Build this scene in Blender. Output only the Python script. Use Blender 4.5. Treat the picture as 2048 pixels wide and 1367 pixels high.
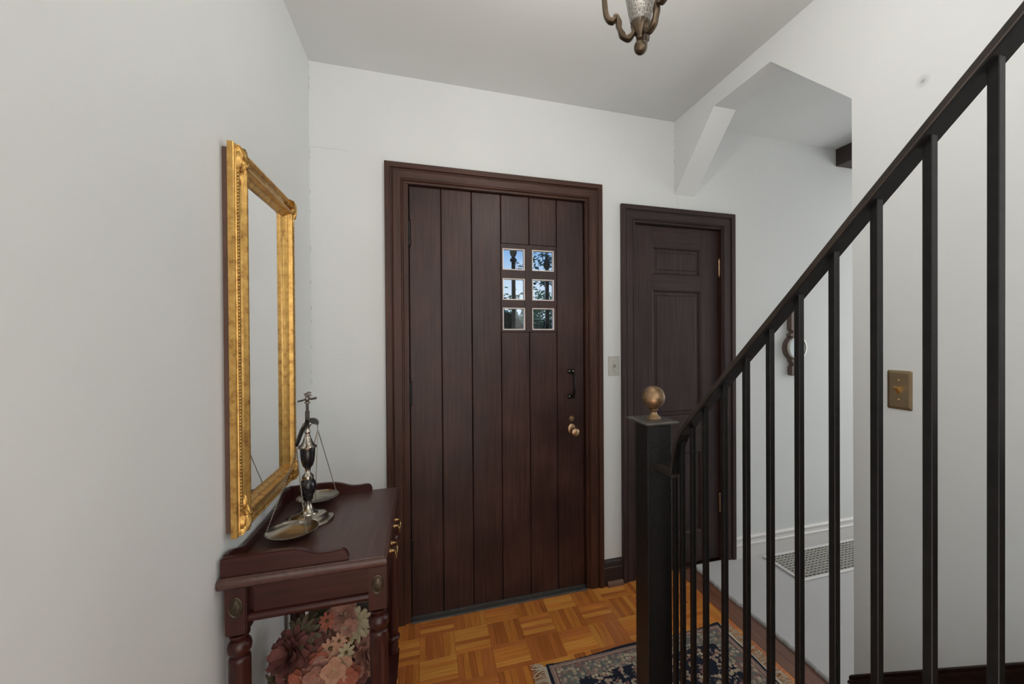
import bpy, bmesh, math, random
from math import sin, cos, pi, radians
from mathutils import Vector, Matrix
random.seed(7)
SC = bpy.context.scene
for o in list(bpy.data.objects): bpy.data.objects.remove(o)
COL = SC.collection

# ------------------------------------------------------------------ camera
yw, pt, rl = 17.1382/57.3, -.357012/57.3, -.343943/57.3
F = Vector((sin(yw)*cos(pt), cos(yw)*cos(pt), sin(pt)))
Rt = Vector((cos(yw), -sin(yw), 0)); U = Rt.cross(F)
Rr = Rt*cos(rl) + U*sin(rl); Uu = -Rt*sin(rl) + U*cos(rl)
cam = bpy.data.cameras.new('camera'); camo = bpy.data.objects.new('camera', cam); COL.objects.link(camo)
M = Matrix.Identity(4)
for i in range(3):
    M[i][0] = Rr[i]; M[i][1] = Uu[i]; M[i][2] = -F[i]
M[2][3] = 1.36
camo.matrix_world = M
cam.sensor_width = 36; cam.lens = 836.117/2048*36
cam.shift_x = -(1108.06-1024)/2048
cam.clip_start = .02; cam.clip_end = 200
SC.camera = camo

# ------------------------------------------------------------------ world, lamps, exposure
W = bpy.data.worlds.new('world'); SC.world = W; W.use_nodes = True
nt = W.node_tree; nt.nodes.clear()
out = nt.nodes.new('ShaderNodeOutputWorld'); bg = nt.nodes.new('ShaderNodeBackground')
tc = nt.nodes.new('ShaderNodeTexCoord'); sp = nt.nodes.new('ShaderNodeSeparateXYZ'); cr = nt.nodes.new('ShaderNodeValToRGB')
nt.links.new(tc.outputs['Generated'], sp.inputs[0]); nt.links.new(sp.outputs['Z'], cr.inputs[0])
e = cr.color_ramp.elements
e[0].position = .10; e[0].color = (.72, .82, .94, 1)
e[1].position = .23; e[1].color = (.13, .36, .80, 1)
x = cr.color_ramp.elements.new(.155); x.color = (.55, .72, .93, 1)
nt.links.new(cr.outputs[0], bg.inputs[0]); bg.inputs[1].default_value = 1.0
nt.links.new(bg.outputs[0], out.inputs[0])

def area(name, loc, rot, sx, sy, power, col):
    l = bpy.data.lights.new(name, 'AREA'); l.shape = 'RECTANGLE'; l.size = sx; l.size_y = sy
    l.energy = power; l.color = col
    o = bpy.data.objects.new(name, l); o.location = loc; o.rotation_euler = rot; COL.objects.link(o); return o
# daylight from windows of the rooms round the foyer, and two added fills
area('window_light_living', (-3.25, -1.3, 1.75), (0, radians(-90), 0), 1.5, 2.0, 72, (.90, .96, 1))
area('window_light_front', (.2, -2.5, 1.9), (radians(90), 0, 0), 1.5, 1.3, 14, (.99, .98, .965))
area('fill_left_wall', (1.33, -1.5, 2.0), (0, radians(90), 0), 1.0, 1.0, 15, (.98, .98, .97))  # added fill to brighten the left wall, no known window here
area('fill_ceiling', (.0, -1.5, .12), (radians(180), 0, 0), 2.4, 1.6, 44, (1, .975, .94))  # added upward fill for the ceiling and upper walls, no real source
area('window_light_hall', (4.3, 1.0, 1.5), (0, radians(90), 0), 1.6, 1.8, 31, (1, .975, .965))
SC.view_settings.view_transform = 'Standard'; SC.view_settings.look = 'None'
SC.view_settings.exposure = 0.0; SC.view_settings.gamma = 1; SC.view_settings.use_curve_mapping = False

# ------------------------------------------------------------------ materials
def nodes(name):
    m = bpy.data.materials.new(name); m.use_nodes = True
    n = m.node_tree; b = n.nodes['Principled BSDF']; return m, n, b
def N(n, t, **k):
    x = n.nodes.new(t)
    for a, v in k.items(): setattr(x, a, v)
    return x
def pos(n, scale=(1, 1, 1), coord='W'):
    if coord == 'W': g = N(n, 'ShaderNodeNewGeometry').outputs['Position']
    else: g = N(n, 'ShaderNodeTexCoord').outputs['Object']
    mp = N(n, 'ShaderNodeMapping'); mp.inputs['Scale'].default_value = scale
    n.links.new(g, mp.inputs[0]); return mp.outputs[0]
def noise(n, vec, sc, det=4, rough=.55):
    t = N(n, 'ShaderNodeTexNoise'); t.inputs['Scale'].default_value = sc; t.inputs['Detail'].default_value = det
    t.inputs['Roughness'].default_value = rough; n.links.new(vec, t.inputs['Vector']); return t.outputs['Fac']
def ramp(n, fac, stops):
    r = N(n, 'ShaderNodeValToRGB'); el = r.color_ramp.elements
    while len(el) < len(stops): el.new(.5)
    for i, (p, c) in enumerate(stops):
        el[i].position = p; el[i].color = (*c, 1) if len(c) == 3 else c
    n.links.new(fac, r.inputs[0]); return r.outputs[0]
def mixc(n, fac, a, b, mode='MIX'):
    x = N(n, 'ShaderNodeMix', data_type='RGBA', blend_type=mode)
    for s, v in ((0, fac), (6, a), (7, b)):
        if hasattr(v, 'is_linked') or hasattr(v, 'links'): n.links.new(v, x.inputs[s])
        elif s == 0: x.inputs[0].default_value = v
        else: x.inputs[s].default_value = (*v, 1)
    return x.outputs[2]
def bump(n, b, h, st=.2, dist=.002):
    x = N(n, 'ShaderNodeBump'); x.inputs['Strength'].default_value = st; x.inputs['Distance'].default_value = dist
    n.links.new(h, x.inputs['Height']); n.links.new(x.outputs[0], b.inputs['Normal'])
def mth(n, op, a, b=None):
    x = N(n, 'ShaderNodeMath', operation=op)
    for i, v in enumerate((a, b)):
        if v is None: continue
        if hasattr(v, 'links'): n.links.new(v, x.inputs[i])
        else: x.inputs[i].default_value = v
    return x.outputs[0]
def plain(name, col, rough=.5, metal=0, var=.12, sc=40, bmp=0, spec=.5, coat=0):
    m, n, b = nodes(name)
    f = noise(n, pos(n), sc, 5)
    lo = tuple(c*(1-var) for c in col); hi = tuple(min(1, c*(1+var)) for c in col)
    n.links.new(ramp(n, f, ((.3, lo), (.7, hi))), b.inputs['Base Color'])
    b.inputs['Roughness'].default_value = rough; b.inputs['Metallic'].default_value = metal
    b.inputs['Specular IOR Level'].default_value = spec
    if coat: b.inputs['Coat Weight'].default_value = coat; b.inputs['Coat Roughness'].default_value = .15
    if bmp: bump(n, b, f, bmp, .002)
    return m
def wood(name, dark, light, axis='Z', rough=.38, fine=1., coat=0., mott=.35, spec=.5):
    m, n, b = nodes(name)
    s = {'X': (1.2, 26, 26), 'Y': (26, 1.2, 26), 'Z': (26, 26, 1.2)}[axis]
    s = tuple(v*fine for v in s)
    g = noise(n, pos(n, s), 3.0, 6, .65)
    g2 = noise(n, pos(n), 3.2, 3)
    g3 = noise(n, pos(n, tuple(v*4 for v in s)), 3.0, 3, .6)
    c = ramp(n, g, ((.28, dark), (.72, light)))
    c = mixc(n, mth(n, 'MULTIPLY', g3, .35), c, tuple(v*.55 for v in dark))
    mo = ramp(n, g2, ((.3, (1-mott,)*3), (.7, (1, 1, 1))))
    c = mixc(n, 1., c, mo, 'MULTIPLY')
    n.links.new(c, b.inputs['Base Color'])
    rr = N(n, 'ShaderNodeMapRange'); n.links.new(g2, rr.inputs[0]); rr.inputs[3].default_value = rough-.07; rr.inputs[4].default_value = rough+.12
    n.links.new(rr.outputs[0], b.inputs['Roughness'])
    b.inputs['Specular IOR Level'].default_value = spec
    if coat: b.inputs['Coat Weight'].default_value = coat; b.inputs['Coat Roughness'].default_value = .12
    bump(n, b, g, .12, .001)
    return m
def plaster(name, col, var=.02, b_st=.25):
    m, n, b = nodes(name)
    p = pos(n)
    f = noise(n, p, 2.2, 4); f2 = noise(n, p, 60, 6, .6); f3 = noise(n, p, 9, 6, .6)
    lo = tuple(c*(1-var*2) for c in col)
    c = ramp(n, f, ((.25, lo), (.75, col)))
    sp_ = ramp(n, noise(n, p, 60, 2, .4), ((.80, (1, 1, 1)), (.83, (.88, .86, .84))))
    c = mixc(n, 1., c, sp_, 'MULTIPLY')
    n.links.new(c, b.inputs['Base Color']); b.inputs['Roughness'].default_value = .62
    b.inputs['Specular IOR Level'].default_value = .3
    bump(n, b, mth(n, 'ADD', mth(n, 'MULTIPLY', f2, .35), f3), b_st, .004)
    return m, n, b

WALL, _, _ = plaster('painted_plaster', (.72, .742, .736))
CEIL, _, _ = plaster('ceiling_plaster', (.735, .758, .75))
# right wall: same plaster with one round soot smudge
WALLR, n_, b_ = plaster('painted_plaster_smudged', (.75, .772, .768))
g = N(n_, 'ShaderNodeNewGeometry').outputs['Position']
vd = N(n_, 'ShaderNodeVectorMath', operation='DISTANCE'); n_.links.new(g, vd.inputs[0]); vd.inputs[1].default_value = (1.3954, .853, 2.108)
sm = ramp(n_, vd.outputs['Value'], ((0, (.45, .45, .46)), (.022, (1, 1, 1)))); 
rr_ = sm.node; rr_.color_ramp.elements.new(.007).color = (.8, .8, .8, 1)
old = b_.inputs['Base Color'].links[0].from_socket
n_.links.new(mixc(n_, 1., old, sm, 'MULTIPLY'), b_.inputs['Base Color'])

DOORW = wood('dark_stained_plank_wood', (.029, .0110, .0088), (.098, .041, .030), 'Z', .36, 1, 0, .62, .34)
CASV = wood('dark_casing_wood_upright', (.034, .0125, .0082), (.112, .043, .026), 'Z', .40, 1, 0, .35, .32)
CASH = wood('dark_casing_wood_level', (.040, .0165, .011), (.112, .048, .032), 'X', .40, 1, 0, .35, .32)
CLOV = wood('closet_door_wood_upright', (.028, .0155, .016), (.072, .043, .042), 'Z', .44, 1, 0, .3, .32)
CLOH = wood('closet_door_wood_level', (.028, .0155, .016), (.072, .043, .042), 'X', .44, 1, 0, .3, .32)
CHER_X = wood('cherry_veneer_along_x', (.026, .0052, .0042), (.072, .0155, .0108), 'X', .30, 1, .12, .25, .32)
CHER_Y = wood('cherry_veneer_along_y', (.026, .0052, .0042), (.072, .0155, .0108), 'Y', .30, 1, .12, .25, .32)
CHER_Z = wood('cherry_veneer_upright', (.028, .006, .005), (.068, .016, .012), 'Z', .30, 1, .12, .2, .35)
SKIRT = wood('dark_skirting_wood', (.016, .006, .005), (.045, .017, .013), 'Y', .35)
SKIRX = wood('dark_skirting_wood_level', (.018, .011, .010), (.045, .028, .026), 'X', .4)
SHOE = wood('worn_shoe_moulding_wood', (.13, .06, .035), (.28, .15, .10), 'X', .5)
BORDER = wood('pinkish_border_plank_wood', (.15, .058, .032), (.30, .135, .085), 'Y', .33, .8)
STAIRW = wood('stair_oak', (.10, .045, .02), (.22, .11, .05), 'X', .35)
PARQ = []
for nm, d_, l_ in (('honey', (0.604, 0.216, 0.037), (0.950, 0.448, 0.091)), ('amber', (0.494, 0.161, 0.027), (0.915, 0.338, 0.066)),
                   ('chestnut', (0.366, 0.106, 0.022), (0.695, 0.223, 0.048)), ('russet', (0.429, 0.124, 0.029), (0.805, 0.265, 0.062))):
    PARQ.append((wood('parquet_oak_%s_along_x' % nm, d_, l_, 'X', .30, 1.6, .1, .15), wood('parquet_oak_%s_along_y' % nm, tuple(v*.9 for v in d_), tuple(v*.9 for v in l_), 'Y', .30, 1.6, .1, .15)))
JOINT = plain('parquet_joint', (.05, .02, .008), .6)
IRON = plain('black_painted_iron', (.008, .0075, .0075), .34, 0, .3, 60, .25, .22)
IRONH = plain('hammered_black_iron', (.0075, .0072, .0075), .34, 0, .3, 220, .9, .35)
RAILM = plain('worn_dark_handrail_iron', (.024, .018, .0145), .36, .0, .45, 14, .2, .4)
BRASSO = plain('tarnished_bronze', (.40, .26, .15), .34, .9, .3, 25, .15)
BRASS = plain('brass', (.66, .46, .20), .28, 1, .15)
BRASSP = plain('brushed_brass_plate', (.36, .27, .165), .36, .9, .1, 8)
SILVERP = plain('dull_nickel_plate', (.56, .55, .50), .42, .7, .1, 30)
PEWTER = plain('pewter', (.37, .335, .285), .21, 1, .12, 18)
BLACKM = plain('black_enamel', (.010, .009, .010), .22, 0, .2)
GUN = plain('dark_gunmetal', (.085, .08, .076), .34, 1, .2)
WHITEP = plain('white_gloss_trim_paint', (.70, .69, .67), .35, 0, .03, 20)
REVGLOW = plain('skylit_reveal_glow', (.84, .74, .69), .5, 0, .05)  # pale colour stands in for sky light on the pane reveals
GRILLM = plain('grey_register_enamel', (.58, .57, .53), .45, 0, .08)
PITM = plain('register_duct_shadow', (.20, .195, .18), .8)
BAROW = wood('barometer_oak', (.095, .058, .044), (.21, .135, .105), 'Z', .42, 1.5)
DIAL = plain('barometer_dial', (.80, .80, .78), .3, 0, .02)
STEEL = plain('grey_steel_threshold', (.10, .095, .09), .5, .6)
LEAD = plain('ink_black', (.02, .02, .02), .6)
BEAMW = wood('dark_beam_wood', (.022, .013, .010), (.06, .036, .027), 'Y', .5)
DARKWD = plain('mirror_backing_board', (.10, .05, .033), .6, 0, .2, 12)

def gold_mat():
    m, n, b = nodes('antique_gold_leaf')
    f = noise(n, pos(n), 45, 6, .65); f2 = noise(n, pos(n), 7, 4)
    c = ramp(n, f, ((.30, (.22, .10, .025)), (.45, (.50, .29, .075)), (.72, (.72, .47, .14))))
    c = mixc(n, mth(n, 'MULTIPLY', f2, .3), c, (.45, .24, .10))
    n.links.new(c, b.inputs['Base Color']); b.inputs['Metallic'].default_value = .75; b.inputs['Roughness'].default_value = .36
    bump(n, b, f, .25, .0015); return m
GOLD = gold_mat()
def mirror_mat():
    m, n, b = nodes('mirror_silver')
    f = noise(n, pos(n), 6, 3)
    n.links.new(ramp(n, f, ((.3, (.86, .87, .88)), (.7, (.89, .90, .91)))), b.inputs['Base Color'])
    b.inputs['Metallic'].default_value = 1; b.inputs['Roughness'].default_value = .015; return m
MIRR = mirror_mat()
def glass_mat():
    m, n, b = nodes('window_glass'); n.nodes.remove(b)
    o = n.nodes['Material Output']; t = N(n, 'ShaderNodeBsdfTransparent'); g = N(n, 'ShaderNodeBsdfGlossy')
    g.inputs['Roughness'].default_value = .02; mx = N(n, 'ShaderNodeMixShader'); mx.inputs[0].default_value = .012
    t.inputs[0].default_value = (.93, .96, .97, 1)
    n.links.new(t.outputs[0], mx.inputs[1]); n.links.new(g.outputs[0], mx.inputs[2]); n.links.new(mx.outputs[0], o.inputs[0]); return m
GLASS = glass_mat()
def shade_mat():
    m, n, b = nodes('crackled_smoky_lantern_glass')
    v = N(n, 'ShaderNodeTexVoronoi', feature='DISTANCE_TO_EDGE'); v.inputs['Scale'].default_value = 150
    n.links.new(pos(n, (1, 1, .6)), v.inputs['Vector'])
    c = ramp(n, v.outputs['Distance'], ((.0, (.34, .32, .28)), (.12, (.13, .12, .105))))
    n.links.new(c, b.inputs['Base Color']); b.inputs['Roughness'].default_value = .25
    b.inputs['Transmission Weight'].default_value = .25
    bump(n, b, v.outputs['Distance'], .6, .003)
    o = n.nodes['Material Output']; t = N(n, 'ShaderNodeBsdfTransparent'); mx = N(n, 'ShaderNodeMixShader'); mx.inputs[0].default_value = .22
    n.links.new(b.outputs[0], mx.inputs[1]); n.links.new(t.outputs[0], mx.inputs[2]); n.links.new(mx.outputs[0], o.inputs[0]); return m
SHADE = shade_mat()
def carpet_mat():
    m, n, b = nodes('pale_grey_carpet'); p = pos(n)
    f = noise(n, p, 420, 3, .7); f2 = noise(n, p, 5, 4)
    c = ramp(n, f, ((.3, (.50, .50, .505)), (.7, (.72, .72, .73))))
    c = mixc(n, mth(n, 'MULTIPLY', f2, .25), c, (.53, .52, .52))
    n.links.new(c, b.inputs['Base Color']); b.inputs['Roughness'].default_value = .95; b.inputs['Specular IOR Level'].default_value = .1
    bump(n, b, f, .7, .004); return m
CARPET = carpet_mat()
def rug_mat(hx, hy):
    m, n, b = nodes('persian_rug_pile')
    tcn = N(n, 'ShaderNodeTexCoord').outputs['Object']; s = N(n, 'ShaderNodeSeparateXYZ'); n.links.new(tcn, s.inputs[0])
    dx = mth(n, 'SUBTRACT', hx, mth(n, 'ABSOLUTE', s.outputs[0])); dy = mth(n, 'SUBTRACT', hy, mth(n, 'ABSOLUTE', s.outputs[1]))
    d = mth(n, 'MINIMUM', dx, dy)
    wob = noise(n, tcn, 70, 3); d2 = mth(n, 'ADD', d, mth(n, 'MULTIPLY', mth(n, 'SUBTRACT', wob, .5), .008))
    def vor(sc, off):
        mp = N(n, 'ShaderNodeMapping'); n.links.new(tcn, mp.inputs[0]); mp.inputs['Location'].default_value = off
        v = N(n, 'ShaderNodeTexVoronoi'); v.inputs['Scale'].default_value = sc; n.links.new(mp.outputs[0], v.inputs['Vector']); return v
    fl = vor(64, (0, 0, 0)); big = vor(11, (.3, .1, 0)); mid = noise(n, tcn, 21, 3)
    rnd = N(n, 'ShaderNodeSeparateColor'); n.links.new(fl.outputs['Color'], rnd.inputs[0])
    petal = ramp(n, rnd.outputs[0], ((0, (.46, .36, .26)), (.30, (.54, .44, .32)), (.55, (.36, .25, .20)), (.74, (.30, .14, .12)), (.88, (.24, .26, .22))))
    petal.node.color_ramp.interpolation = 'CONSTANT'
    inside = ramp(n, fl.outputs['Distance'], ((.50, (1, 1, 1)), (.62, (0, 0, 0))))
    navy = (.012, .017, .034)
    # field: navy with beige sprays
    spray = ramp(n, mth(n, 'ADD', mid, mth(n, 'MULTIPLY', big.outputs['Distance'], -.25)), ((.33, (0, 0, 0)), (.37, (1, 1, 1))))
    msk = mth(n, 'MULTIPLY', inside, spray)
    field = mixc(n, msk, navy, petal)
    # border: grey green ground, dense flowers
    msk2 = mth(n, 'MULTIPLY', inside, ramp(n, noise(n, tcn, 30, 2), ((.36, (.25, .25, .25)), (.5, (1, 1, 1)))))
    bord = mixc(n, msk2, (.15, .155, .145), petal)
    def band(col, base, lo, hi):
        k = mth(n, 'MULTIPLY', mth(n, 'GREATER_THAN', d2, lo), mth(n, 'LESS_THAN', d2, hi)); return mixc(n, k, base, col)
    c = mixc(n, mth(n, 'GREATER_THAN', d2, .104), bord, field)
    c = band((.42, .32, .26), c, .022, .027); c = band((.19, .08, .075), c, .027, .032)
    c = band((.33, .24, .20), c, .010, .022); c = band(navy, c, -1, .010)
    dot = band((.25, .11, .10), c, .0135, .018)
    c = mixc(n, ramp(n, noise(n, tcn, 150, 1), ((.5, (0, 0, 0)), (.55, (1, 1, 1)))), c, dot)
    fb = noise(n, tcn, 700, 2)
    c = mixc(n, mth(n, 'MULTIPLY', fb, .3), c, (.05, .045, .045))
    n.links.new(c, b.inputs['Base Color']); b.inputs['Roughness'].default_value = .95; b.inputs['Specular IOR Level'].default_value = .1
    bump(n, b, fb, .5, .003); return m
FRINGE = plain('cream_cotton_fringe', (.55, .46, .35), .9, 0, .15, 200)
def petal_mat(name, a, b_):
    m, n, b = nodes(name); f = noise(n, pos(n), 55, 3)
    n.links.new(ramp(n, f, ((.3, a), (.7, b_))), b.inputs['Base Color']); b.inputs['Roughness'].default_value = .75
    b.inputs['Specular IOR Level'].default_value = .2; return m
PET = dict(cream=petal_mat('cream_petal', (0.279, 0.227, 0.131), (0.401, 0.330, 0.209)), sage=petal_mat('faded_sage_petal', (0.105, 0.083, 0.047), (0.174, 0.143, 0.091)),
           rose=petal_mat('dusty_rose_petal', (0.140, 0.050, 0.045), (0.218, 0.087, 0.074)), pink=petal_mat('blush_petal', (0.243, 0.109, 0.081), (0.366, 0.187, 0.140)),
           coral=petal_mat('coral_petal', (0.261, 0.074, 0.047), (0.366, 0.122, 0.078)), peach=petal_mat('peach_petal', (0.330, 0.165, 0.105), (0.453, 0.252, 0.165)))
CENT = plain('dark_flower_centre', (.09, .06, .02), .9, 0, .3, 300, .4)
LEAFM = petal_mat('dark_silk_leaf', (.012, .022, .012), (.03, .045, .025))
WICK = plain('brown_wicker', (.12, .06, .03), .7, 0, .4, 120, .6)
TREEL = petal_mat('tree_leaf', (.030, .085, .070), (.075, .17, .13)); TREEL2 = petal_mat('bright_leaf', (.07, .15, .06), (.20, .30, .10))
BARK = plain('tree_bark', (.05, .04, .03), .9, 0, .3, 30, .5)
GRASS = plain('lawn_grass', (.05, .11, .03), .95, 0, .4, 30)
PAVE = plain('porch_flagstone', (.20, .19, .17), .9, 0, .2, 12)

# ------------------------------------------------------------------ object helpers
WLOC = {}
def link(name, me, mat, parent, origin):
    o = bpy.data.objects.new(name, me); COL.objects.link(o)
    pl = WLOC[parent.name] if parent else Vector((0, 0, 0))
    o.parent = parent; o.location = Vector(origin) - pl; WLOC[o.name] = Vector(origin)
    if mat is not None and not me.materials:
        for q in (mat if isinstance(mat, (list, tuple)) else [mat]): me.materials.append(q)
    return o
def mk(name, bm, mat, parent=None, smooth=False, ang=40, origin=None, **props):
    bmesh.ops.recalc_face_normals(bm, faces=bm.faces)
    cs = [v.co for v in bm.verts]
    lo = Vector([min(c[i] for c in cs) for i in range(3)]); hi = Vector([max(c[i] for c in cs) for i in range(3)])
    org = Vector(origin) if origin is not None else Vector(((lo.x+hi.x)/2, (lo.y+hi.y)/2, lo.z if parent is None else (lo.z+hi.z)/2))
    bmesh.ops.translate(bm, verts=bm.verts, vec=-org)
    me = bpy.data.meshes.new(name); bm.to_mesh(me); bm.free()
    if smooth:
        me.shade_smooth(); me.set_sharp_from_angle(angle=radians(ang))
    o = link(name, me, mat, parent, org)
    for k, v in props.items(): o[k] = v
    return o
def root(name, loc, label=None, cat=None, group=None, kind=None):
    o = bpy.data.objects.new(name, None); COL.objects.link(o); o.location = loc; WLOC[o.name] = Vector(loc); o.empty_display_size = .05
    if label: o['label'] = label
    if cat: o['category'] = cat
    if group: o['group'] = group
    if kind: o['kind'] = kind
    return o
def tag(o, label, cat): o['label'] = label; o['category'] = cat; return o
def box(bm, x0, x1, y0, y1, z0, z1, bev=0., seg=1):
    vs = [bm.verts.new((x, y, z)) for x in (x0, x1) for y in (y0, y1) for z in (z0, z1)]
    fs = [bm.faces.new([vs[i] for i in q]) for q in ((0, 1, 3, 2), (4, 6, 7, 5), (0, 4, 5, 1), (2, 3, 7, 6), (0, 2, 6, 4), (1, 5, 7, 3))]
    bmesh.ops.recalc_face_normals(bm, faces=fs)
    if bev:
        es = list({e_ for f_ in fs for e_ in f_.edges})
        bmesh.ops.bevel(bm, geom=es, offset=bev, segments=seg, affect='EDGES', clamp_overlap=True)
    return bm
def BX(*a, **k): return box(bmesh.new(), *a, **k)
def prism(bm, pts, axis, a0, a1, bev=0., seg=2):
    """pts: 2-d outline in the two other axes (cyclic order), extruded along axis"""
    def P3(p, a): return {'X': (a, p[0], p[1]), 'Y': (p[0], a, p[1]), 'Z': (p[0], p[1], a)}[axis]
    A = [bm.verts.new(P3(p, a0)) for p in pts]; B = [bm.verts.new(P3(p, a1)) for p in pts]
    k = len(pts); fs = [bm.faces.new(A), bm.faces.new(B[::-1])]
    for i in range(k): fs.append(bm.faces.new((A[i], B[i], B[(i+1) % k], A[(i+1) % k])))
    bmesh.ops.recalc_face_normals(bm, faces=fs)
    if bev:
        es = list({e_ for f_ in fs[:2] for e_ in f_.edges})
        bmesh.ops.bevel(bm, geom=es, offset=bev, segments=seg, affect='EDGES', clamp_overlap=True)
    return bm
def lathe(bm, prof, c, seg=28, axis='Z', flute=0, fdep=0, fz=None):
    """prof: (r, h) pairs; c: base point; closed at both ends"""
    rings = []
    ax = {'Z': lambda r, a, h: (r*cos(a), r*sin(a), h), 'Y': lambda r, a, h: (r*cos(a), h, r*sin(a)), 'X': lambda r, a, h: (h, r*cos(a), r*sin(a))}[axis]
    for r, h in prof:
        ring = []
        for i in range(seg):
            a = 2*pi*i/seg; q = r
            if flute and fz and fz[0] < h < fz[1]: q = r*(1-fdep*(.5+.5*cos(flute*a)))
            ring.append(bm.verts.new(Vector(c)+Vector(ax(max(q, 1e-4), a, h))))
        rings.append(ring)
    for A, B in zip(rings, rings[1:]):
        for i in range(seg): bm.faces.new((A[i], A[(i+1) % seg], B[(i+1) % seg], B[i]))
    bm.faces.new(rings[0]); bm.faces.new(rings[-1][::-1]); return bm
def tube(bm, pts, r, seg=8, cap=True):
    pts = [Vector(p) for p in pts]; rings = []; up = None
    for i, p in enumerate(pts):
        t = (pts[min(i+1, len(pts)-1)]-pts[max(i-1, 0)]).normalized()
        if up is None: up = t.orthogonal().normalized()
        up = (up - t*up.dot(t)).normalized(); s = t.cross(up)
        rad = r[i] if isinstance(r, (list, tuple)) else r
        rings.append([bm.verts.new(p+(up*cos(2*pi*k/seg)+s*sin(2*pi*k/seg))*rad) for k in range(seg)])
    for A, B in zip(rings, rings[1:]):
        for k in range(seg): bm.faces.new((A[k], A[(k+1) % seg], B[(k+1) % seg], B[k]))
    if cap: bm.faces.new(rings[0][::-1]); bm.faces.new(rings[-1])
    return bm
def loft(bm, secs):
    rs = [[bm.verts.new(p) for p in s] for s in secs]; k = len(rs[0])
    for A, B in zip(rs, rs[1:]):
        for i in range(k): bm.faces.new((A[i], A[(i+1) % k], B[(i+1) % k], B[i]))
    bm.faces.new(rs[0]); bm.faces.new(rs[-1][::-1]); return bm
def sphere(bm, c, r, s=(1, 1, 1), u=20, v=12):
    d = bmesh.ops.create_uvsphere(bm, u_segments=u, v_segments=v, radius=r)
    for q in d['verts']: q.co = Vector((q.co.x*s[0], q.co.y*s[1], q.co.z*s[2])) + Vector(c)
    return bm
def catmull(P, n=6):
    P = [Vector(p) for p in P]; out_ = []
    for i in range(len(P)-1):
        p0, p1, p2, p3 = P[max(i-1, 0)], P[i], P[i+1], P[min(i+2, len(P)-1)]
        for k in range(n):
            t = k/n; out_.append(.5*((2*p1)+(-p0+p2)*t+(2*p0-5*p1+4*p2-p3)*t*t+(-p0+3*p1-3*p2+p3)*t**3))
    out_.append(P[-1]); return out_

D = 2.1242; XL = -.4911; XR = 1.3954; CZ = 2.618; WT = .132
ST = dict(kind='structure')
# ------------------------------------------------------------------ shell
bm = bmesh.new()
d1 = (-.085, .838, 2.112); d2 = (1.1325, 1.7185, 2.0225)      # openings in the back wall
Y0, Y1 = D, D+.16
box(bm, XL-.15, d1[0], Y0, Y1, 0, CZ); box(bm, d1[0], d1[1], Y0, Y1, d1[2], CZ)
box(bm, d1[1], d2[0], Y0, Y1, 0, CZ); box(bm, d2[0], d2[1], Y0, Y1, d2[2], CZ); box(bm, d2[1], 4.5, Y0, Y1, 0, CZ)
mk('wall_back', bm, WALL, **ST)
mk('wall_left', BX(XL-.15, XL, -.1, D, 0, CZ), WALL, **ST)
mk('wall_right', prism(bmesh.new(), [(-2.6, 0), (1.060, 0), (1.066, 2.174), (1.4152, 2.521), (1.7746, 2.527), (D, 2.198), (D, CZ), (-2.6, CZ)], 'X', XR, XR+WT), WALLR, **ST)
mk('wall_front', BX(-3.4, 4.5, -2.75, -2.6, 0, CZ), WALL, **ST)
mk('wall_living', BX(-3.4, XL-.15, -.1, .05, 0, CZ), WALL, **ST)
mk('wall_living_end', BX(-3.55, -3.4, -2.6, .05, 0, CZ), WALL, **ST)
mk('wall_hall_end', BX(4.5, 4.65, -.5, D+.16, 0, CZ), WALL, **ST)
mk('wall_hall_front', BX(XR+WT, 4.5, -.65, -.5, 0, CZ), WALL, **ST)
mk('ceiling', BX(-3.55, 4.65, -2.75, D+.16, CZ, CZ+.15), CEIL, **ST)
mk('wall_closet', BX(1.0, 1.85, D+.16, D+.2, 0, 2.2), WALL, **ST)

# ------------------------------------------------------------------ parquet floor
floor = mk('floor', BX(-3.55, 4.65, -2.75, D+.16, -.08, -.004), JOINT, **ST)
S = .1523; GX, GY = .1199, 2.0007                            # one corner of the block grid
sw = S/6
cache = {}
def strip_mesh(al, mi):
    if (al, mi) not in cache:
        b = bmesh.new(); g_ = .00025
        if al == 'X': box(b, g_, S-g_, g_, sw-g_, -.004, 0, .0004)
        else: box(b, g_, sw-g_, g_, S-g_, -.004, 0, .0004)
        me = bpy.data.meshes.new('parquet_strip'); b.to_mesh(me); b.free(); me.materials.append(PARQ[mi][0 if al == 'X' else 1]); cache[(al, mi)] = me
    return cache[(al, mi)]
XB = 1.40                                                    # border plank starts here
rest = bmesh.new(); cnt = 0
cand = []
for i in range(-26, 9):
    for j in range(-2, 31):
        x0 = GX+i*S; yt = GY-j*S; y0 = yt-S
        if x0 < -3.4 or x0+S > XB+S*.98: continue
        al = 'Y' if (i+j) % 2 else 'X'
        for k in range(6):
            bx0 = x0 if al == 'X' else x0+k*sw; by0 = y0+k*sw if al == 'X' else y0
            bx1 = bx0+(S if al == 'X' else sw); by1 = by0+(sw if al == 'X' else S)
            cand.append((bx0, bx1, by0, by1, al))
mats_rest = [q for p in PARQ for q in p]
def seen(c):
    x, y = (c[0]+c[1])/2, (c[2]+c[3])/2
    if not (c[0] > XL and c[1] < XB and c[3] < D-.002 and y > 1.25 and x > -.2): return False
    if .50 < x < 1.29 and y < 1.62: return False
    return y > 1.42-.1*x or x > .4
def clip(c): return (max(c[0], -3.4), min(c[1], XB), c[2], min(c[3], D+.01), c[4])
vis = [c for c in cand if seen(c)]
vis.sort(key=lambda c: abs((c[0]+c[1])/2-.4)*.5 + (0 if (c[0]+c[1])/2 > -.12 else .6))
pick = set(vis[:298])
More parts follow.
